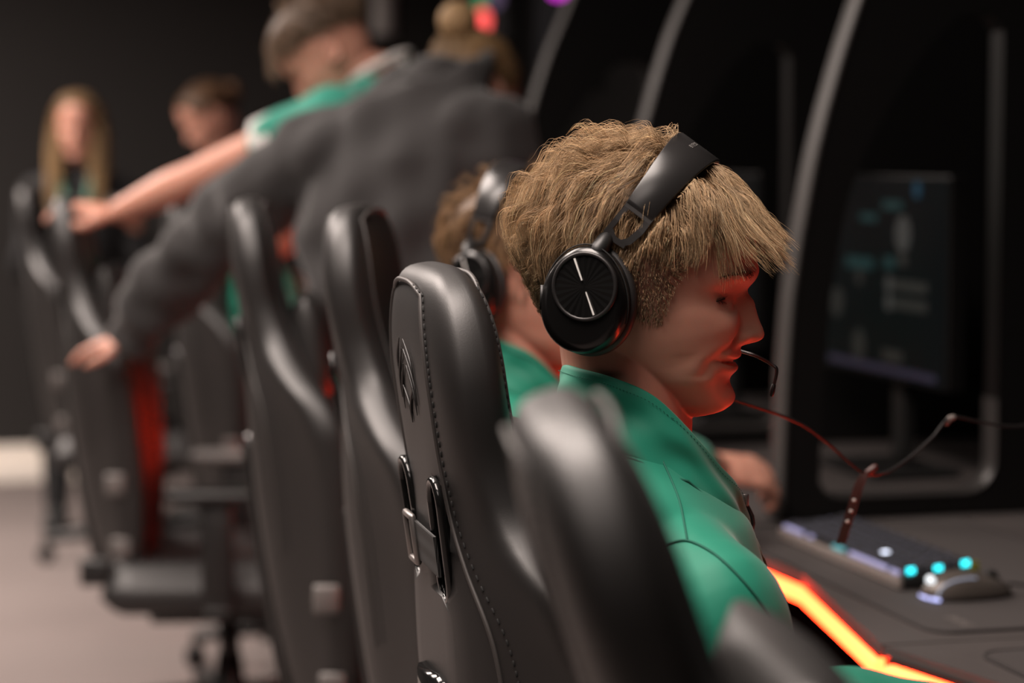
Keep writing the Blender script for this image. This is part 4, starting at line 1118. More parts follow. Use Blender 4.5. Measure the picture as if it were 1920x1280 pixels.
# ================================================================== things on the second desk
def rounded(w_, h_, r, n=6):
    o = []
    for cx, cy, a0 in ((w_ - r, h_ - r, 0), (-w_ + r, h_ - r, 90), (-w_ + r, -h_ + r, 180), (w_ - r, -h_ + r, 270)):
        for k in range(n + 1): a = R(a0 + 90 * k / n); o.append((cx + r * math.cos(a), cy + r * math.sin(a)))
    return o
def desk_mat(uc, label, u_near, u_far, v_front=1.192, v_back=1.62, mark=True):
    t = thing('desk_mat', label, 'mat', uv((u_near + u_far) / 2, (v_front + v_back) / 2, Z_DESK), ROW, 'dark desk mats')
    w_, h_ = (v_back - v_front) / 2, (u_far - u_near) / 2
    G().prism(rounded(w_, h_, 0.035), 0.0002, 0.0028).put('mat_surface', M_MAT, t, smooth=False)
    ol = rounded(w_, h_, 0.035); ol.append(ol[0]); G().tube([(x, y, 0.002) for x, y in ol], 0.0024, 6, cap=False).put('stitched_edge', M_MATEDGE, t)
    if mark:      # small pale maker's mark in the near corner
        g = G(); r = np.random.default_rng(2)
        for k in range(7): g.box((-w_ + 0.060, -h_ + 0.030 + 0.0085 * k, 0.0034), (0.012 if k % 3 else 0.018, 0.0055, 0.0004))
        g.put('printed_mark', mat('pale_grey_print', (0.12, 0.105, 0.10), 0.7), t, smooth=False)
    return t
desk_mat(station(2), 'dark grey desk mat with rounded corner under the lit keyboard and mouse', 2.575, 3.42)
desk_mat(station(1), 'dark grey desk mat at the bottom right edge of the picture', 1.62, 2.462, mark=False)
ZM = Z_DESK + 0.0046

# keyboard: silver front lip, lit keys
kn = at(1692, 1080, 3.065); kf = at(1466, 984, 3.49)
kd = Vector((kf.x - kn.x, kf.y - kn.y, 0)); KL = 0.362; ka = math.atan2(-kd.x, kd.y)
kdir = kd.normalized(); kright = Vector((kdir.y, -kdir.x, 0))
KW = 0.116; KL = min(0.44, kd.length)
kc = Vector((kn.x, kn.y, ZM)) + kdir * KL / 2 + kright * KW / 2
kb = thing('keyboard', 'backlit keyboard with a silver front edge and three cyan keys on its near end', 'keyboard', kc, ka)
# local: x away from the player (depth), y along the keys (far end = +y)
KT = Matrix.Rotation(R(-4.5), 4, 'Y')
def kbox(c, d, r=0.0): return G().box(KT @ Vector(c) + Vector((0, 0, 0.006)), d, r, KT.to_3x3())
kbox((0, 0, 0.007), (KW, KL, 0.018), 0.004).put('case', M_BLACKPL, kb, smooth=False)
kbox((-KW / 2 - 0.002, 0, 0.007), (0.008, KL, 0.017), 0.003).put('front_lip', mat('satin_silver', (0.30, 0.26, 0.24), 0.4, metal=0.4), kb, smooth=False)
rows, kw = 5, 0.0192
ncol = int((KL - 0.012) / kw)
cyan = {(0, 0), (2, 0), (4, 0)}; white = {(1, 6)}
for i in range(rows):
    j = 0
    while j < ncol:
        wd = 1
        if i == 0 and j == 4: wd = 6
        elif i in (1, 2) and j in (ncol - 2,): wd = 2
        elif i == 3 and j == 1: wd = 2
        x = -KW / 2 + 0.016 + i * 0.0205; y = -KL / 2 + 0.008 + (j + wd / 2) * (KL - 0.016) / ncol
        lit = M_CYAN if (i, j) in cyan else M_WHITEKEY if (i, j) in white else None
        top = 0.019 + (0.002 if i in (0, 4) else 0)
        k_ = kbox((x, y, top), (0.0165, wd * (KL - 0.016) / ncol - 0.0028, 0.009), 0.0022).put('keycap', M_KEYCAP, kb, smooth=False)
        if lit is M_CYAN: kbox((x + 0.002, y - 0.0088, top), (0.0115, 0.0012, 0.008)).put('key_light', lit, k_, smooth=False)
        elif lit: kbox((x, y, top + 0.0047), (0.010, 0.010, 0.0008)).put('key_light', lit, k_, smooth=False)
        elif (i + j) % 2 == 0: kbox((x - 0.002, y, top + 0.0047), (0.0045, 0.004, 0.0006)).put('key_legend', M_LEGEND, k_, smooth=False)
        j += wd
# glow strips between the front row and the lip
for (q0, q1, m) in ((0.04, 0.10, M_CYAN if False else M_LILAC), (0.13, 0.42, M_LILAC), (0.47, 0.56, mat('teal_strip_light', (0.1, 0.2, 0.2), 0.5, emit=(0.03, 0.42, 0.50), strength=0.7)), (0.74, 0.77, M_LILAC), (0.82, 0.99, M_LILAC)):
    kbox((-KW / 2 + 0.0048, -KL / 2 + KL * (q0 + q1) / 2, 0.0165), (0.0045, KL * (q1 - q0), 0.006)).put('edge_light', m, kb, smooth=False)
kbox((KW / 2 - 0.008, -KL / 2 - 0.001, 0.012), (0.012, 0.004, 0.024)).put('fabric_tag', mat('olive_tag', (0.16, 0.15, 0.01), 0.8), kb, smooth=False)

# mouse
mc = at(1812, 1142, 3.02)
ms = thing('computer_mouse', 'grey black gaming mouse with pale light strips, in front of the keyboard', 'mouse', (mc.x, mc.y, ZM), ROW + R(6))
g = G(); rr = []
for x in np.linspace(-0.064, 0.066, 22):
    q = (x + 0.064) / 0.130; e = math.sin(math.pi * min(1, max(0.03, q * 0.97 + 0.015))) ** 0.42
    hw = 0.034 * e * (0.92 + 0.12 * abs(q - .5)); hh = 0.041 * e * (1 - 0.45 * q ** 1.6)
    rr.append([Vector((x, hw * math.copysign(abs(math.cos(b)) ** .8, math.cos(b)), max(0.001, hh * max(0, math.sin(b)) ** .8))) for b in np.linspace(0, math.pi, 22)] + [Vector((x, -hw * .9, 0)), Vector((x, hw * .9, 0))])
body = g.loft(rr).put('mouse_shell', M_MOUSE, ms)
def on_mouse(x, y):
    q = (x + 0.064) / 0.130; e = math.sin(math.pi * min(1, max(0.03, q * 0.97 + 0.015))) ** 0.42; hw = 0.034 * e * (0.92 + 0.12 * abs(q - .5)); hh = 0.041 * e * (1 - 0.45 * q ** 1.6)
    c = max(-1, min(1, y / hw)); c = math.copysign(abs(c) ** 1.25, c); return Vector((x, y, hh * max(0, 1 - c * c) ** .4 + 0.0006))
G().tube([on_mouse(x, -0.017 - 0.006 * math.sin((x + .06) * 30)) for x in np.linspace(-0.060, 0.0, 18)], 0.0016, 6).put('side_light', mat('pale_blue_strip', (0.2, 0.22, 0.26), 0.4, emit=(0.5, 0.56, 0.75), strength=0.30), body)
G().ball(on_mouse(-0.0545, 0.002), (0.004, 0.011, 0.007), 10).put('badge_light', mat('white_badge_light', (0.5, 0.5, 0.5), 0.4, emit=(0.80, 0.92, 1.0), strength=1.0), body)
G().tube([(-0.0635 + 0.006 * (y / .026) ** 2, y, 0.0022) for y in np.linspace(-0.026, 0.018, 14)], 0.0021, 6).put('base_light', mat('violet_base_light', (0.3, 0.3, 0.5), 0.4, emit=(0.45, 0.50, 0.95), strength=1.6), ms)
g = G(); g.lathe([(.003, -.004), (.011, -.0038), (.0115, 0), (.011, .0038), (.003, .004)], 20, Matrix.Translation((0.036, 0, 0.022)) @ Matrix.Rotation(R(90), 4, 'X')); g.put('scroll_wheel', M_BLACKPL, body)
for s in (-1, 1): G().tube([on_mouse(x, s * (0.004 + 0.02 * (x > .064))) for x in np.linspace(0.012, 0.064, 14)], 0.0008, 5).put('button_seam', M_STITCH, body)
G().tube(spline([Vector((.066, 0, .012)), Vector((.12, .02, .004)), Vector((.20, .10, .003)), Vector((.33, .12, .003))], 30), 0.002, 8).put('mouse_cable', M_CABLE, ms)

# headset cable of the smiling player, its tie strap hanging loose
cp = [at(1352, 742, 2.30), at(1400, 757, 2.32), at(1460, 777, 2.36), at(1510, 800, 2.40), at(1560, 838, 2.44), at(1598, 872, 2.46), at(1625, 888, 2.47), at(1662, 885, 2.48), at(1705, 858, 2.50), at(1748, 820, 2.52), at(1782, 783, 2.54), at(1830, 789, 2.56), at(1880, 798, 2.58), at(1925, 796, 2.60), at(2000, 770, 2.66), at(2080, 800, 2.74)]
cab = thing('headset_cable', 'thin black cable running from the smiling player past the pod panel', 'cable', (cp[6].x, cp[6].y, cp[6].z))
G().tube(spline(cp, 160), 0.0017, 8).put('cable_sleeve', M_CABLE, cab, off=cab.location)
G().tube([at(1774, 793, 2.538), at(1780, 785, 2.54), at(1788, 782, 2.541)], [.0032, .0036, .0032], 10).put('cable_joint', mat('grey_cable_joint', (0.16, 0.14, 0.13), 0.4), cab, off=cab.location)
st = thing('cable_tie_strap', 'black tie strap with pale holes hanging from the headset cable', 'strap', tuple(at(1622, 884, 2.47)))
sp = spline([at(1634, 880, 2.470), at(1620, 889, 2.468), at(1608, 918, 2.470), at(1596, 958, 2.476), at(1584, 995, 2.484), at(1577, 1019, 2.490)], 30)
M_STRAPRED = mat('dark_red_black_strap', (0.045, 0.012, 0.010), 0.5)
g = G(); rr = []
for i, p in enumerate(sp):
    wv2 = Vector((0.0046, -0.002, 0.0010)) * (0.75 + 0.35 * min(1, i / 10)); n_ = Vector((0.0005, 0.0009, 0)); rr.append([p - wv2 - n_, p + wv2 - n_, p + wv2 + n_, p - wv2 + n_])
tie = g.loft(rr).put('strap_band', M_STRAPRED, st, smooth=False, off=st.location)
for k in (15, 18, 21):
    c = sp[k] + Vector((-.0003, -.0014, 0)); G().lathe([(.0021, -.0003), (.0021, .0003)], 14, Matrix.Translation(c) @ Matrix.Rotation(R(90), 4, 'X')).put('eyelet', mat('pale_eyelet', (0.42, 0.38, 0.36), 0.5), tie, off=st.location)
G().tube([sp[0] + Vector((-.004, -.003, -.003)), sp[0] + Vector((.0035, -.003, .003))], .0040, 8).put('strap_loop', M_STRAPRED, st, off=st.location)

# ================================================================== lit panels high on the right wall, banner on the far wall
def wall_screen(u_, z0, z1, hw, label, marks, name='wall_screen'):
    t = thing(name, label, 'screen', uv(u_, V1 - 0.045, (z0 + z1) / 2), ROW, None); h = (z1 - z0) / 2
    G().box((0.02, 0, 0), (0.05, 2 * hw + .03, 2 * h + .03), 0.006).put('casing', M_BLACKPL, t, smooth=False)
    s = G().box((-0.006, 0, 0), (0.004, 2 * hw, 2 * h)).put('screen', mat('grey_wall_screen', (0.02, 0.02, 0.022), 0.25, emit=(0.40, 0.37, 0.42), strength=0.008), t, smooth=False)
    for (y, z, r, m) in marks: G().lathe([(r, -.0005), (r, .0005)], 24, Matrix.Translation((-.009, y, z)) @ Matrix.Diagonal((1, 2.6, 1, 1)) @ Matrix.Rotation(R(-90), 4, 'Y')).put('screen_glow', m, s, smooth=False)
    return t
M_RED = mat('screen_red_glow', (0.1, 0.02, 0.02), 0.4, emit=(0.95, 0.10, 0.09), strength=1.7)
M_GRN = mat('screen_green_glow', (0.02, 0.1, 0.02), 0.4, emit=(0.10, 0.50, 0.22), strength=0.5)
M_MAG = mat('screen_magenta_glow', (0.1, 0.02, 0.1), 0.4, emit=(0.75, 0.04, 0.75), strength=1.5)
M_VIO = mat('screen_violet_glow', (0.1, 0.08, 0.1), 0.4, emit=(0.3, 0.2, 0.4), strength=0.25)
# where the pixel column px meets the right wall
def wall_u(px):
    k = (px - 960) / F_PX; Y = (V1 - 0.05) / (V.x * k + V.y); return Vector((k * Y, Y, 0)).dot(U), Y
u_r, Y_r = wall_u(905); z_r = at(905, 24, Y_r).z
wall_screen(u_r, z_r - .12, z_r + .45, .36, 'high wall screen glowing red and green, above the leaning woman', [(0.0, -0.205, .055, M_RED), (0.02, -0.11, .040, M_GRN), (-.24, -.12, .045, M_VIO)])
u_m, Y_m = wall_u(1052); z_m = at(1052, -6, Y_m).z
wall_screen(u_m, z_m - .30, z_m + .40, .34, 'high wall screen with a magenta glow, above the pod panels', [(0.0, 0.02, .075, M_MAG), (-.2, -.1, .05, M_VIO)])
u_g, Y_g = wall_u(1545); z_g = at(1545, 158, Y_g).z
wall_screen(u_g, z_g, z_g + .55, .13, 'high dim grey wall screen left of the nearest panel edge', [])
pw = at(722, 66, 9.8); bu = Vector((pw.x, pw.y, 0)).dot(U); bv_ = Vector((pw.x, pw.y, 0)).dot(V)
bn = thing('wall_banner', 'narrow white banner on the far wall above the bending boy', 'banner', uv(U1 - .02, bv_, pw.z), ROW)
G().loft([[Vector((x, .004 * math.sin(z * 20) + dy, z)) for x, dy in ((-.05, 0), (.05, 0), (.05, .006), (-.05, .006))] for z in np.linspace(0, .75, 16)]).put('banner_cloth', M_WHITECLOTH, bn)
G().tube([(-.065, 0, .755), (.065, 0, .755)], .008, 8).put('banner_rail', M_METAL, bn)
# ================================================================== the people further back
def ring_vec(c, wv, dv, k=32, power=2.3):
    c, wv, dv = Vector(c), Vector(wv), Vector(dv); out = []
    for b in np.linspace(0, 2 * np.pi, k, endpoint=False):
        co, si = math.cos(b), math.sin(b)
        out.append(c + wv * math.copysign(abs(co) ** (2 / power), co) + dv * math.copysign(abs(si) ** (2 / power), si))
    return out
def head_frame(c, fwd, up=(0, 0, 1)):
    x = Vector(fwd).normalized(); z = Vector(up); z = (z - x * z.dot(x)).normalized(); y = z.cross(x)
    M = Matrix((x, y, z)).transposed().to_4x4(); M.translation = Vector(c); return M @ MM
FAR_HEAD = make_head(0.15, True, 3.2, lids=0.4, neck=[((-20, 0, -55), 52, 50), ((-18, 0, -95), 50, 48)])
def far_person(label, group, base, head, fwd, up, neck_base, spine, arms, skin_from, top_mat, top_name, hair, hips, feet, hand_kw, sleeve=1.0, fold=.0018, arm_r=(.058, .050, .042, .034)):
    """spine: sections (centre, half-width vector, half-depth vector) of the clothed trunk, neck first; arms: (shoulder, elbow, wrist) left then right"""
    root = thing('person', label, 'person', base, 0, group); off = Vector(base)
    L = lambda me: xform(me, Matrix.Translation(-off))
    HMx = head_frame(head, fwd, up)
    hd = FAR_HEAD.copy(); xform(hd, HMx)
    g = G()
    nk = HMx @ Vector((-19, 0, -80))
    g.tube(spline([nk + (nk - Vector(neck_base)) * 0.25, nk, nk.lerp(Vector(neck_base), .5), Vector(neck_base), Vector(spine[1][0])], 16), list(np.interp(np.linspace(0, 1, 17), [0, .5, .8, 1], [.050, .048, .044, .036])), 16)
    g.loft([ring_vec(c, Vector(w_) * .70, Vector(d_) * .72) for c, w_, d_ in spine])
    hands = []
    for i, (s, e, w_) in enumerate(arms):
        s, e, w_ = Vector(s), Vector(e), Vector(w_)
        g.tube(spline([Vector(spine[2][0]).lerp(s, .6), s, s.lerp(e, .5), e, e.lerp(w_, .5), w_], 30), list(np.interp(np.linspace(0, 1, 31), [0, .25, .6, .75, 1], [.05, .050, .039, .041, .026])), 14)
        d = (w_ - e).normalized(); kw = dict(hand_kw[i]); hands.append(fuse(hand_at(w_ + d * .012, kw.pop('dir', d), kw.pop('back', (0, 0, 1)), i == 0, **kw), 'hand', .0035, 3))
    body = fuse(g, 'body', 0.008, 4)
    bo = link('body', L(join('body', [hd, body] + hands)), M_SKIN, root)
    for s in (-1, 1):
        e = G().ball(Vector((69.5, 33 * s, -27)), 11.7, 10); link('eyeball', L(xform(e.mesh('eyeball'), HMx)), M_EYE, bo)
        e = G().ball(Vector((76.9, 33 * s, -28)), (5, 6.2, 6.2), 10); link('iris', L(xform(e.mesh('iris'), HMx)), M_IRIS, bo)
    for nm, hm in hair: link(nm, L(xform(hm, HMx)), M_HAIR, root)
    g = G(); g.loft([ring_vec(c, w_, d_) for c, w_, d_ in spine])
    for i, (s, e, w_) in enumerate(arms):
        s, e, w_ = Vector(s), Vector(e), Vector(w_); path = spline([Vector(spine[2][0]).lerp(s, .6), s, s.lerp(e, .5), e, e.lerp(w_, .5), w_], 40)
        g.tube([Vector(spine[1][0]), Vector(spine[1][0]).lerp(s, .5), s], [.050, .056, .060], 14)
        n = max(6, int(41 * sleeve)); g.tube(path[:n], list(np.interp(np.linspace(0, 1, 41), [0, .25, .6, .8, 1], [arm_r[0], arm_r[0], arm_r[1], arm_r[2], arm_r[3]]))[:n], 16)
    me = fuse(g, top_name, .0075, 5)
    a = mesh_np(me); nv = np.empty(len(a) * 3); me.vertices.foreach_get('normal', nv); nv = nv.reshape(-1, 3); r = np.random.default_rng(len(label)); d = np.zeros(len(a))
    for _ in range(14): k = r.normal(0, 1, 3); k /= np.linalg.norm(k); d += np.sin(a @ k * r.uniform(25, 75) + r.uniform(0, 6.28)) * fold
    set_np(me, a + nv * d[:, None]); top = link(top_name, L(me), top_mat, root)
    # legs
    g = G(); hips = [Vector(h) for h in hips]; mid = (hips[0] + hips[1]) / 2; ax = (hips[1] - hips[0])
    fw = Vector((0, 0, 1)).cross(ax).normalized()
    g.loft([ring_vec(mid + Vector((0, 0, dz)), ax.normalized() * (ax.length / 2 + .075), fw * rd) for dz, rd in ((.10, .10), (.04, .115), (-.05, .115))])
    for h, f in zip(hips, feet):
        f = Vector(f); kn = h.lerp(f + Vector((0, 0, .08)), .5) + fw * -.02
        g.tube(spline([h, h.lerp(kn, .5), kn, kn.lerp(f + Vector((0, 0, .08)), .5), f + Vector((0, 0, .09))], 20), list(np.interp(np.linspace(0, 1, 21), [0, .5, .75, 1], [.088, .062, .056, .045])), 14)
    link('trousers', L(fuse(g, 'trousers', .01, 4)), M_TROUSER, root)
    ff = Vector((fwd[0], fwd[1], 0)).normalized()
    for f in feet:
        f = Vector(f); g = G(); g.tube([f - ff * .05 + Vector((0, 0, .045)), f + ff * .06 + Vector((0, 0, .042)), f + ff * .16 + Vector((0, 0, .032))], [.044, .044, .032], 14, flat=.9); g.tube([f + Vector((0, 0, .06)), f + Vector((0, 0, .11))], [.04, .042], 14)
        link('shoe', L(fuse(g, 'shoe', .007, 4)), M_SHOE, root)
    return root, top, L, HMx

# --- hair for them
def sleek_cfg(bun):
    b = np.array(bun, float)
    def mk(r):
        def f(P, N):
            n = len(P); T = tangent(norm(b - P) + r.normal(0, .06, (n, 3)), N); L_ = np.minimum(np.linalg.norm(b - P, axis=1) * 1.0, 150) * r.uniform(.9, 1.05, n)
            return L_, T, np.full(n, .15), np.full(n, .05), 0.10 + .20 * r.uniform(0, 1, n)
        return f
    return mk
def bun_ball(c, rad, seed, col):
    r = np.random.default_rng(seed); ms = G(); c = Vector(c); out = []
    for k in range(420):
        ax = Vector(r.normal(0, 1, 3)).normalized(); u_ = ax.orthogonal().normalized(); w_ = ax.cross(u_); h = r.uniform(-.75, .75); q = math.sqrt(1 - h * h) * rad; a0 = r.uniform(0, 6.28)
        ms.tube([c + ax * h * rad + (u_ * math.cos(a0 + t) + w_ * math.sin(a0 + t)) * q for t in np.linspace(0, 2.6, 9)], [1.2] * 8 + [.5], 4)
    ms.ball(c, rad * .93, 14); me = ms.mesh('hair_bun'); n = len(me.vertices)
    cc = np.array(col)[None] * np.exp(np.repeat(r.normal(0, .2, n // 10 + 1), 10)[:n])[:, None]
    me.color_attributes.new('hair_colour', 'FLOAT_COLOR', 'POINT').data.foreach_set('color', np.concatenate([cc, np.ones((n, 1))], 1).ravel().astype(np.float32)); return me
def long_mask(P, a):
    aa = np.abs(a); return P[:, 2] > np.interp(aa, [0, .4, .7, .9, 1.05, 1.3, 3.15], [62, 56, 36, 0, -40, -60, -85])
def fade_mask(P, a): return P[:, 2] > np.interp(np.abs(a), [0, .55, .8, 1.0, 1.2, 1.9, 2.4, 3.15], [50, 46, 36, 24, 18, 16, -2, -20])
def tied_mask(P, a): return P[:, 2] > np.interp(np.abs(a), [0, .6, .9, 1.1, 1.3, 1.8, 2.1, 3.15], [56, 48, 26, 4, -6, -6, -22, -44])
boy3_hair = crop_hair(31, 5200, (0.085, 0.052, 0.032), (0.20, 0.135, 0.090), ng=300, rad=.5, mask=fade_mask)
BUN_W = (-85, 0, 100)
woman_hair = crop_hair(41, 4200, (0.16, .095, .045), (.27, .175, .085), ng=260, rad=.5, cfg=sleek_cfg(BUN_W), frizz=1.0, capk=.08, mask=tied_mask)
def long_hair(seed, n, root, tip):
    """straight hair parted in the middle, falling over both shoulders"""
    r = np.random.default_rng(seed); S = 13; s_ = np.where(r.uniform(0, 1, n) < .5, 1.0, -1.0); x0 = r.uniform(-75, 72, n); dep = r.uniform(0, 1, n)
    fr = np.clip((x0 + 10) / 70, 0, 1); zt = 96 - 22 * (np.abs(x0 - 5) / 75) ** 2 + 6 * dep
    keys = [(0 * x0 + 3, zt, x0), (32 + 4 * dep, zt - 5, x0 * .98), (62 + 6 * dep, 62 + 6 * dep, x0 * .95), (80 + 10 * dep, 8 + 0 * x0, x0 * .85 - 6), (84 + 16 * dep, -70 + 0 * x0, x0 * .75 + 10 * fr),
            (80 + 24 * dep - 10 * fr, -160 + 0 * x0, x0 * .5 + 55 * fr + 8), (70 + 38 * dep - 14 * fr, -285 + 40 * r.uniform(-1, 1, n), x0 * .4 + 75 * fr + 15)]
    P = np.stack([np.stack([k[2], k[0] * s_, k[1]], -1) for k in keys], 1); t = np.linspace(0, len(keys) - 1, S); i = np.minimum(t.astype(int), len(keys) - 2); f = (t - i)[None, :, None]
    C_ = P[:, i] * (1 - f) + P[:, i + 1] * f; C_[:, 1:-1] = (C_[:, :-2] + 2 * C_[:, 1:-1] + C_[:, 2:]) / 4
    g = hair_mesh('hair', C_, C_[:, 0], r, tones(root, tip, None), .9, 0.0, 2.5)
    cap = hair_cap(long_mask, lambda P: 3 + 0 * P[..., 0], tones(root, tip, None), r); return merge_hair('hair', [cap, g])
girl1_hair = long_hair(51, 3600, (0.17, .105, .055), (.44, .29, .145))
BUN_G = (-100, 0, 30)
girl2_hair = crop_hair(61, 3600, (0.10, .055, .030), (.17, .095, .052), ng=240, rad=.6, cfg=sleek_cfg(BUN_G), frizz=1.0, capk=.08, mask=tied_mask)

# --- boy bending over, bare arm on the headrest
def V3(px, py, Y): return at(px, py, Y)
nb = V3(716, 140, 5.0); sl = V3(622, 220, 4.84)
hips_c = Vector((-.20, 4.98, .93))
Fb = Vector((-.97, .2, 0)).normalized(); Lb = Vector((0, 0, 1)).cross(Fb)
ch = Vector((-.31, 4.98, 1.36))
spine = [(nb + Vector((.01, 0, -.01)), Lb * .075, Vector((.06, 0, .03))), (nb + Vector((-.01, 0, -.045)), Lb * .13, Vector((.085, 0, .03))), (ch + Vector((.0, 0, .03)), Lb * .175, Vector((.115, 0, .03))), (ch.lerp(hips_c, .35), Lb * .17, Vector((.115, 0, .02))),
         (ch.lerp(hips_c, .7), Lb * .155, Vector((.105, 0, 0))), (hips_c + Vector((0, 0, -.06)), Lb * .175, Vector((.12, 0, 0)))]
el, wl = V3(372, 330, 4.95), V3(222, 397, 5.06)
sr = ch + Vector((-.06, .17, .06))
r3, top3, L3, H3 = far_person('person bending over in a green t-shirt, one bare arm stretched onto a chair back', None, (-.22, 4.98, 0),
    V3(607, 82, 5.0), (-.80, .05, -.60), (-.5, 0, .8), nb, spine, [(sl, el, wl), (sr, sr + Vector((.10, .08, -.27)), sr + Vector((.14, .06, -.52)))], None, M_TEE, 't_shirt',
    [('hair', boy3_hair)], [(-.20, 4.89, .90), (-.20, 5.07, .90)], [(-.19, 4.88, 0), (-.15, 5.08, 0)], [dict(curl=.45, dir=(-.93, .08, .16), back=(.1, -.15, 1)), dict(curl=.5)], sleeve=.40, arm_r=(.064, .058, .05, .05))
pth = spline([Vector(spine[2][0]).lerp(sl, .6), sl, sl.lerp(el, .5), el, el.lerp(wl, .5), wl], 40)
G().tube(pth[14:17], .0628, 18, cap=False).put('sleeve_cuff', M_WHITECLOTH, top3, off=(-.22, 4.98, 0))
g = G(); ring = [nb + Lb * .073 * math.cos(b) + Vector((.062, 0, .036)) * math.sin(b) + Vector((-.004, 0, .012)) for b in np.linspace(0, 2 * math.pi, 33)]
g.tube(ring, .009, 10, cap=False).put('neck_trim', M_WHITECLOTH, top3, off=(-.22, 4.98, 0))

# --- woman in the black jacket, seen from behind
Fw = Vector((.30, .95, 0)); Lw = Vector((-.95, .30, 0))
nbw = V3(832, 164, 4.42); shl, shr = V3(592, 290, 4.46), V3(912, 262, 4.32)
mid = (shl + shr) / 2; hc = Vector((-.14, 4.33, .93))
D = Vector((.04, .115, .02))
spine = [(nbw + Vector((-.012, -.02, .03)), Lw * .062, Vector((.02, .06, .02))), (nbw.lerp(mid, .35) + Lw * .040 + Vector((0, .01, .046)), Lw * .160 + Vector((0, 0, -.060)), D * .8), (mid + Vector((.01, 0, .0)), (shl - shr) * .47, D), (mid.lerp(hc, .3) + Lw * .045, (shl - shr) * .53, D * 1.15),
         (mid.lerp(hc, .65) + Lw * .03, Lw * .20, D * 1.15), (hc + Vector((0, 0, .02)), Lw * .185, D * 1.2), (hc + Vector((0, 0, -.09)), Lw * .19, D * 1.15)]
elw, wlw = V3(405, 432, 4.64), V3(240, 628, 4.78)
r4, top4, L4, H4 = far_person('person seen from behind in a black jacket, hair in a bun, leaning over', None, (hc.x, hc.y, 0),
    V3(884, 160, 4.50), (.62, .70, -.36), (.15, .1, 1), nbw, spine, [(shl, elw, wlw), (shr, shr + Vector((.05, .04, -.29)), shr + Vector((.08, .16, -.48)))], None, M_BLACKCLOTH, 'jacket',
    [('hair', woman_hair), ('hair_bun', bun_ball(BUN_W, 38, 4, (.22, .14, .068)))], [(hc.x - .09, hc.y + .03, .90), (hc.x + .09, hc.y - .03, .90)], [(hc.x - .11, hc.y - .02, 0), (hc.x + .10, hc.y - .06, 0)],
    [dict(curl=.35, s=.80, dir=(-.9, .1, -.22), back=(.1, -.1, 1)), dict(curl=.5)], fold=.0023, arm_r=(.086, .084, .074, .050))
g = G()
for k, (r_, dz) in enumerate(((.072, -.02), (.069, .015), (.066, .045), (.064, .045), (.066, .01), (.068, -.02))): pass
cr = lambda q, o: [nbw + Vector((-.012, -.02, .03)) + Lw * (.060 + o) * math.cos(b) + Vector((.02, .060, .0)) * (1 + o * 10) * math.sin(b) + Vector((.012, .012, .030)) * q + Vector((0, 0, -.02 * (1 + math.sin(b)) * q)) for b in np.linspace(0, 2 * math.pi, 40, endpoint=False)]
g.loft([cr(-.5, .006), cr(.2, .002), cr(.8, 0), cr(1, -.003), cr(.8, -.006), cr(-.5, -.004)], cap=False)
g.put('collar', M_BLACKCLOTH, top4, off=(hc.x, hc.y, 0))

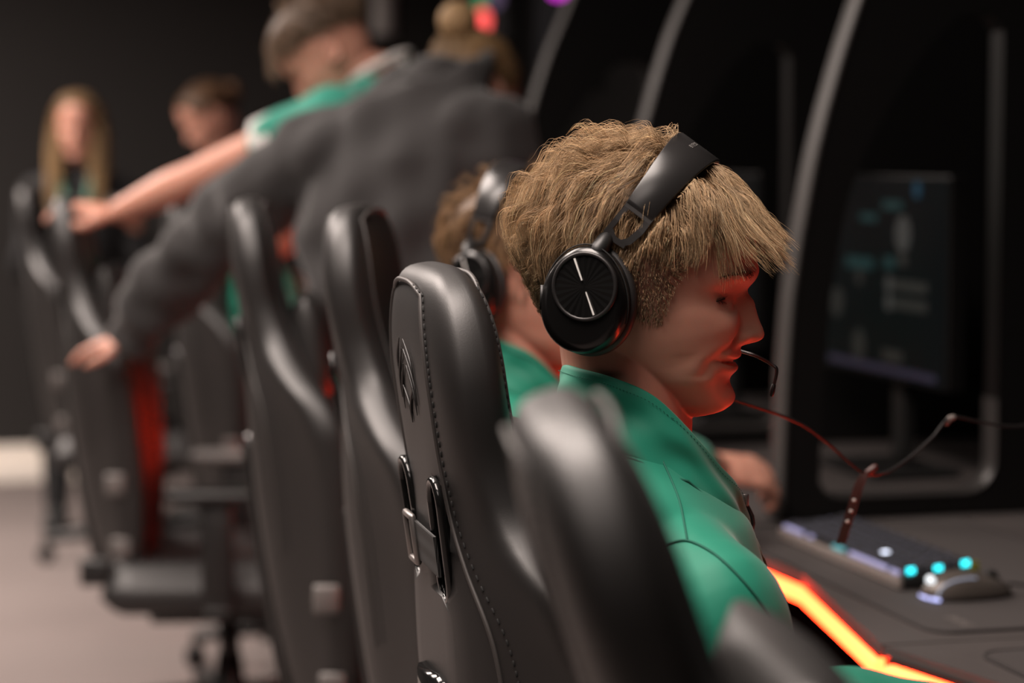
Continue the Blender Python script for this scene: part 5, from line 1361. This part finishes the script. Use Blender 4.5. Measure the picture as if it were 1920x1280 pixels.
# --- the two girls by the far wall
def standing_girl(label, px, py, Y, fwd, hair, lanyard, lean=0.0):
    h = at(px, py, Y); F_ = Vector((fwd[0], fwd[1], 0)).normalized(); Lf = Vector((0, 0, 1)).cross(F_); b = Vector((h.x, h.y, 0)) - F_ * .03
    nb_ = Vector((b.x, b.y, h.z - .165)); D_ = F_ * .10
    sp = [(nb_ + Vector((0, 0, .012)), Lf * .058, D_ * .58), (nb_ + Vector((0, 0, -.025)), Lf * .10, D_ * .75), (nb_ + Vector((0, 0, -.075)), Lf * .165, D_ * .95), (nb_ + Vector((0, 0, -.20)), Lf * .165, D_ * 1.15), (nb_ + Vector((0, 0, -.36)), Lf * .135, D_), (nb_ + Vector((0, 0, -.55)), Lf * .165, D_ * 1.1)]
    zh = nb_.z - .55; ar = []
    for s in (1, -1):
        S_ = nb_ + Lf * s * .155 + Vector((0, 0, -.09)); E_ = S_ + Lf * s * .05 + Vector((0, 0, -.27)) - F_ * .02; W_ = E_ - F_ * .17 + Vector((0, 0, -.05)) - Lf * s * .13; ar.append((S_, E_, W_))
    hp = [Vector((b.x, b.y, zh)) + Lf * s * .085 for s in (1, -1)]; ft = [Vector((b.x, b.y, 0)) + Lf * s * .10 for s in (1, -1)]
    r_, t_, L_, H_ = far_person(label, None, (b.x, b.y, 0), h, fwd, (0, 0, 1), nb_, sp, ar, None, M_TROUSER, 'jumper', hair, hp, ft, [dict(curl=.5), dict(curl=.5)], arm_r=(.056, .05, .045, .034))
    return r_, t_, b, nb_, F_, Lf
r5, t5, b5, nb5, F5, L5 = standing_girl('person with long straight blonde hair facing the camera at the far left, green lanyard', 146, 226, 8.1, (.06, -1, -.05), [('hair', girl1_hair)], True)
M_LAN = mat('pale_green_ribbon', (.06, .17, .12), .7)
lan = thing('lanyard', 'pale green lanyard round the neck of the long-haired person', 'lanyard', tuple(nb5))
for s in (1, -1):
    g = G(); rr = []
    for q in np.linspace(0, 1, 14):
        c = nb5 + L5 * s * (.068 - .060 * q) + F5 * (.085 + .075 * math.sin(q * 1.5)) + Vector((0, 0, .02 - .27 * q)); wv_l = L5 * .011 + Vector((0, 0, .003)); rr.append([c - wv_l, c + wv_l, c + wv_l + F5 * .0015, c - wv_l + F5 * .0015])
    g.loft(rr).put('lanyard_ribbon', M_LAN, lan, off=nb5)
g = G(); c = nb5 + F5 * .165 + Vector((0, 0, -.255)); g.tube([c, c + Vector((0, 0, -.03))], .006, 8).put('lanyard_clip', M_METAL, lan, off=nb5)
bd = nb5 + L5 * .118 + F5 * .10 + Vector((0, 0, -.13))
G().lathe([(.024, -.001), (.024, .001)], 20, Matrix.Translation(bd) @ F5.to_track_quat('Z', 'Y').to_matrix().to_4x4()).put('chest_badge', mat('pale_badge_print', (.35, .31, .29), .7), t5, off=(b5.x, b5.y, 0))
standing_girl('person with brown hair in a bun, looking down to the left before the far wall', 392, 210, 8.2, (-.92, -.25, -.42), [('hair', girl2_hair), ('hair_bun', bun_ball(BUN_G, 40, 8, (.13, .07, .038)))], False)

# --- seated player at the back whose green jacket shows between the chairs
O3 = at(488, 380, 5.92)
hair3 = crop_hair(71, 1800, (.06, .035, .022), (.12, .07, .045), ng=200, rad=.7)
seated_player(O3, 'person in a green jacket seated at the back, showing between two chair backs', None, -8.0, 0.0, 9, hair3,
              [(.10, -.235, -.470), (.10, .235, -.470)], [(.33, -.12, -.42), (.33, .12, -.42)], [dict(curl=.6), dict(curl=.6)], detail=False)
